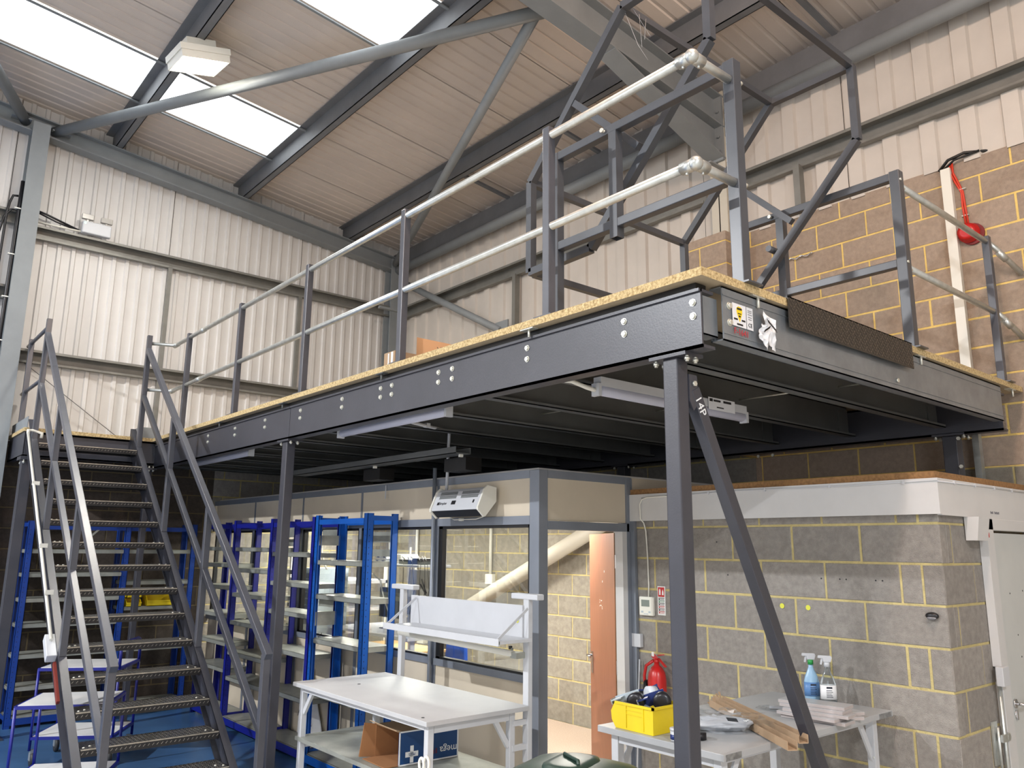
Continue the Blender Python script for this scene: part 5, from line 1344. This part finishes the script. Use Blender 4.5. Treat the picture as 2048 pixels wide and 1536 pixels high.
obj('bin_lid', loft([rr(.245, .245, .926), rr(.245, .245, .945), rr(.225, .225, .962), rr(.17, .17, .982), rr(.10, .10, .992, r=.06), rr(.04, .04, .995, r=.03)]).xform(Tb), GREEN, t)
obj('lid_ridge', loft([rr(.15, .10, .975), rr(.14, .09, .998, r=.07), rr(.11, .06, 1.004, r=.05)]).xform(Tb), GREEN, t)
obj('lid_handle', M().tube([(-.06, -.06, 1.0), (-.04, -.05, 1.012), (.04, .05, 1.012), (.06, .06, 1.0)], .008, 8).xform(Tb), GREEN, t)

# ================================================================== OFFICE CONTENTS (behind the glass)
t = thing('roof_brace_in_office', 'fat pale steel brace tube slanting across the office block wall', 'brace', (6.2, 7, 1.2))
t.name = 'brace_tube'; WL[t.name] = Vector((6.2, 7, 1.2))
obj('tube', M().tube([(6.22, 9.1, .75), (6.22, 5.7, 2.20)], .085, 20), mat('cream_steel', S(196, 190, 176), .5), t)
obj('tube_end_plate', M().box(6.14, 9.05, .62, 6.30, 9.2, .90), CREAM, t)
t = thing('conduit', 'white conduit dropping to a socket box on the office block wall', 'conduit', (6.36, 7.85, 1.5))
obj('conduit_pipe', M().tube([(6.37, 7.95, 1.52), (6.37, 7.95, 2.39)], .020, 10), CREAM, t); obj('socket_box', M().box(6.34, 7.88, 1.42, 6.398, 8.02, 1.54), CREAM, t, bevel=.004)
t = thing('conduit', 'white conduit on the office block wall behind the router shelf', 'conduit', (6.36, 10.1, 1.5))
obj('conduit_pipe', M().tube([(6.37, 9.62, 1.3), (6.37, 9.62, 2.39)], .022, 10), CREAM, t)
_n0 = set(o.name for o in COL.objects)
# white workstation with upper shelf near the glass
t = thing('computer_workstation', 'white upright workstation frame with a narrow upper shelf inside the office', 'desk', (4.7, 7.0, 0))
obj('upper_shelf', M().box(4.55, 6.45, 1.66, 4.95, 7.75, 1.685), WHITEM, t, bevel=.004)
for y in (6.52, 7.55): obj('upright', M().box(4.90, y, 0, 4.94, y+.05, 2.0 if y > 7 else 1.95), WHITEM, t)
obj('desk_top', M().box(4.35, 6.3, .98, 5.05, 7.9, 1.005), WHITEM, t)
obj('grey_panel', M().box(4.93, 6.75, 1.05, 4.95, 7.2, 1.62), mat('pale_panel', S(196, 190, 178), .6), t)
for y in (6.35, 7.82): obj('leg', M().box(4.42, y, 0, 4.47, y+.05, .98), WHITEM, t)
t = thing('monitor', 'dark computer monitor on the office workstation under the shelf', 'monitor', (4.72, 7.2, 1.005))
obj('screen', M().box(4.70, 7.0, 1.12, 4.73, 7.42, 1.43), BLACK, t); obj('stand', M().box(4.72, 7.19, 1.005, 4.75, 7.23, 1.2).box(4.65, 7.1, 1.005, 4.82, 7.32, 1.015), BLACK, t)
for i, (z, y) in enumerate(((1.687, 7.30), (1.735, 7.28))):
    t = thing('lever_file_box', ['lower white box with a blue label on the office upper shelf', 'upper white box with a blue label on the office upper shelf'][i], 'box', (4.72, y, z))
    obj('box_body', M().box(4.62, y-.10, z, 4.86, y+.12, z+.042), WHITEM, t); obj('blue_label', M().box(4.618, y-.07, z+.012, 4.62, y-.03, z+.032).box(4.618, y+.05, z+.012, 4.62, y+.09, z+.032), NAVY, t)
t = thing('router', 'white router box with an aerial on the office upper shelf', 'router', (4.75, 7.05, 1.687))
obj('case', M().box(4.66, 6.96, 1.687, 4.88, 7.15, 1.785), CREAM, t); obj('aerial', M().box(4.80, 6.99, 1.785, 4.81, 7.01, 1.86), CREAM, t)
t = thing('power_supply', 'black power supply and tangled cables at the end of the office upper shelf', 'electronics', (4.7, 6.7, 1.687))
obj('supply_box', M().box(4.60, 6.72, 1.687, 4.72, 6.90, 1.735).box(4.62, 6.50, 1.687, 4.75, 6.68, 1.75), BLACK, t, bevel=.005)
cb = M()
for k in range(6):
    y0 = random.uniform(6.42, 6.9); pts = [(4.62+random.uniform(0, .1), y0, 1.72), (4.58, y0-.06, 1.77), (4.56, y0-.14, 1.70), (4.55, y0-.17+random.uniform(-.05, .05), 1.45), (4.56, y0-.12, 1.2)]
    cb.tube(pts, .004, 6)
cb.tube([(4.56, 6.40, 1.55), (4.55, 6.30, 1.42)], .008, 6).tube([(4.56, 6.42, 1.50), (4.55, 6.26, 1.36)], .008, 6)
obj('cable_tangle', cb, BLACK, t)
for o in COL.objects:
    if o.name not in _n0 and o.parent is None: o.location.y += .38
_n0 = set(o.name for o in COL.objects)
t = thing('office_chair', 'blue office chair with white lettering seen below the bench shelf', 'chair', (5.2, 7.05, 0))
BLU = mat('blue_fabric', S(30, 84, 190), .7, 0, .06, 10)
obj('backrest', M().prism([(5.0, 6.92, .60), (5.0, 7.28, .60), (5.0, 7.22, 1.02), (5.0, 6.94, 1.02)], (.05, 0, 0)), BLU, t, bevel=.02)
obj('seat', M().box(5.04, 6.85, .44, 5.48, 7.32, .52), BLU, t, bevel=.02); obj('back_bar', M().box(5.06, 7.08, .45, 5.08, 7.14, .75), BLACK, t)
obj('gas_stem', M().tube([(5.26, 7.08, .08), (5.26, 7.08, .44)], .025, 10), BLACK, t)
sb = M()
for k in range(5): a = 2*math.pi*k/5; sb.bar((5.26, 7.08, .09), (5.26+.28*math.cos(a), 7.08+.28*math.sin(a), .05), .035, .03).lathe((5.26+.28*math.cos(a), 7.08+.28*math.sin(a), 0), [(.02, 0), (.025, .025), (.02, .05)], 8)
obj('star_base', sb, BLACK, t)
wl = M()
for k in range(7): wl.box(4.9985, 7.10+k*.022, .70-k*.001, 4.9995, 7.116+k*.022, .716)
obj('white_print', wl, WHITE, t)
for o in COL.objects:
    if o.name not in _n0 and o.parent is None: o.location.y -= .85; o.location.x -= .42; o.location.z += .0
t = thing('office_table', 'low office table with a light wood top behind the blue shelving', 'table', (5.2, 8.2, 0))
obj('table_top', M().box(4.75, 7.55, .72, 5.45, 8.7, .745), mat('light_wood', S(226, 184, 128), .5, 0, .06, 8, stretch=(1, 8, 1)), t)
obj('side_panel', M().box(4.78, 7.58, 0, 5.42, 7.61, .72).box(4.78, 8.64, 0, 5.42, 8.67, .72), SHELF, t)
t = thing('white_rack', 'white metal rack with two shelves at the far end of the office', 'rack', (5.2, 9.3, 0))
for x in (4.65, 5.35):
    for y in (8.75, 9.95): obj('upright', M().box(x, y, 0, x+.05, y+.05, 1.75), CREAM, t)
for z in (.85, 1.10, 1.42): obj('rack_shelf', M().box(4.65, 8.75, z, 5.40, 10.0, z+.04), WHITEM, t)
t = obj('white_cable', M().tube([(4.72, 8.30, 1.56), (4.70, 8.0, 1.57), (4.70, 7.80, 1.50), (4.70, 7.70, 1.30), (4.70, 7.55, 1.12)], .010, 8), CREAM); tag(t, 'loose white cable curving down inside the office beside the rack', 'cable')
t = obj('white_cable', M().tube([(4.1, 8.02, 2.2), (4.1, 8.04, 1.8), (4.1, 7.98, 1.68), (4.1, 7.9, 1.62)], .009, 8), CREAM); tag(t, 'loose white cable hanging from the office ceiling behind the bright blue shelving', 'cable')
t = thing('filing_drawers', 'stack of grey louvred drawers behind the middle shelving bay', 'drawers', (4.3, 8.45, 0))
obj('cabinet', M().box(4.15, 8.25, 0, 4.55, 8.68, 1.62), DGREY, t)
for k in range(8): obj('drawer', M().box(4.135, 8.28, 1.02+k*.07, 4.15, 8.65, 1.075+k*.07), mat('slate_plastic', S(96, 104, 118), .4), t)
t = thing('folding_board', 'pale propped board with thin cords on the floor behind the shelving', 'board', (3.73, 7.35, 0))
obj('board_face', M().prism([(3.728, 7.62, .05), (3.728, 7.05, .05), (3.728, 7.55, 1.0)], (.008, 0, 0)), WHITE, t)
obj('cords', M().tube([(3.715, 7.6, .25), (3.712, 7.5, .40), (3.712, 7.4, .30), (3.715, 7.3, .2)], .003, 5).tube([(3.715, 7.55, .8), (3.712, 7.35, .95), (3.715, 7.2, 1.05)], .003, 5).tube([(3.715, 7.5, .2), (3.712, 7.44, .33), (3.712, 7.36, .35), (3.712, 7.3, .2)], .003, 5), BLACK, t)
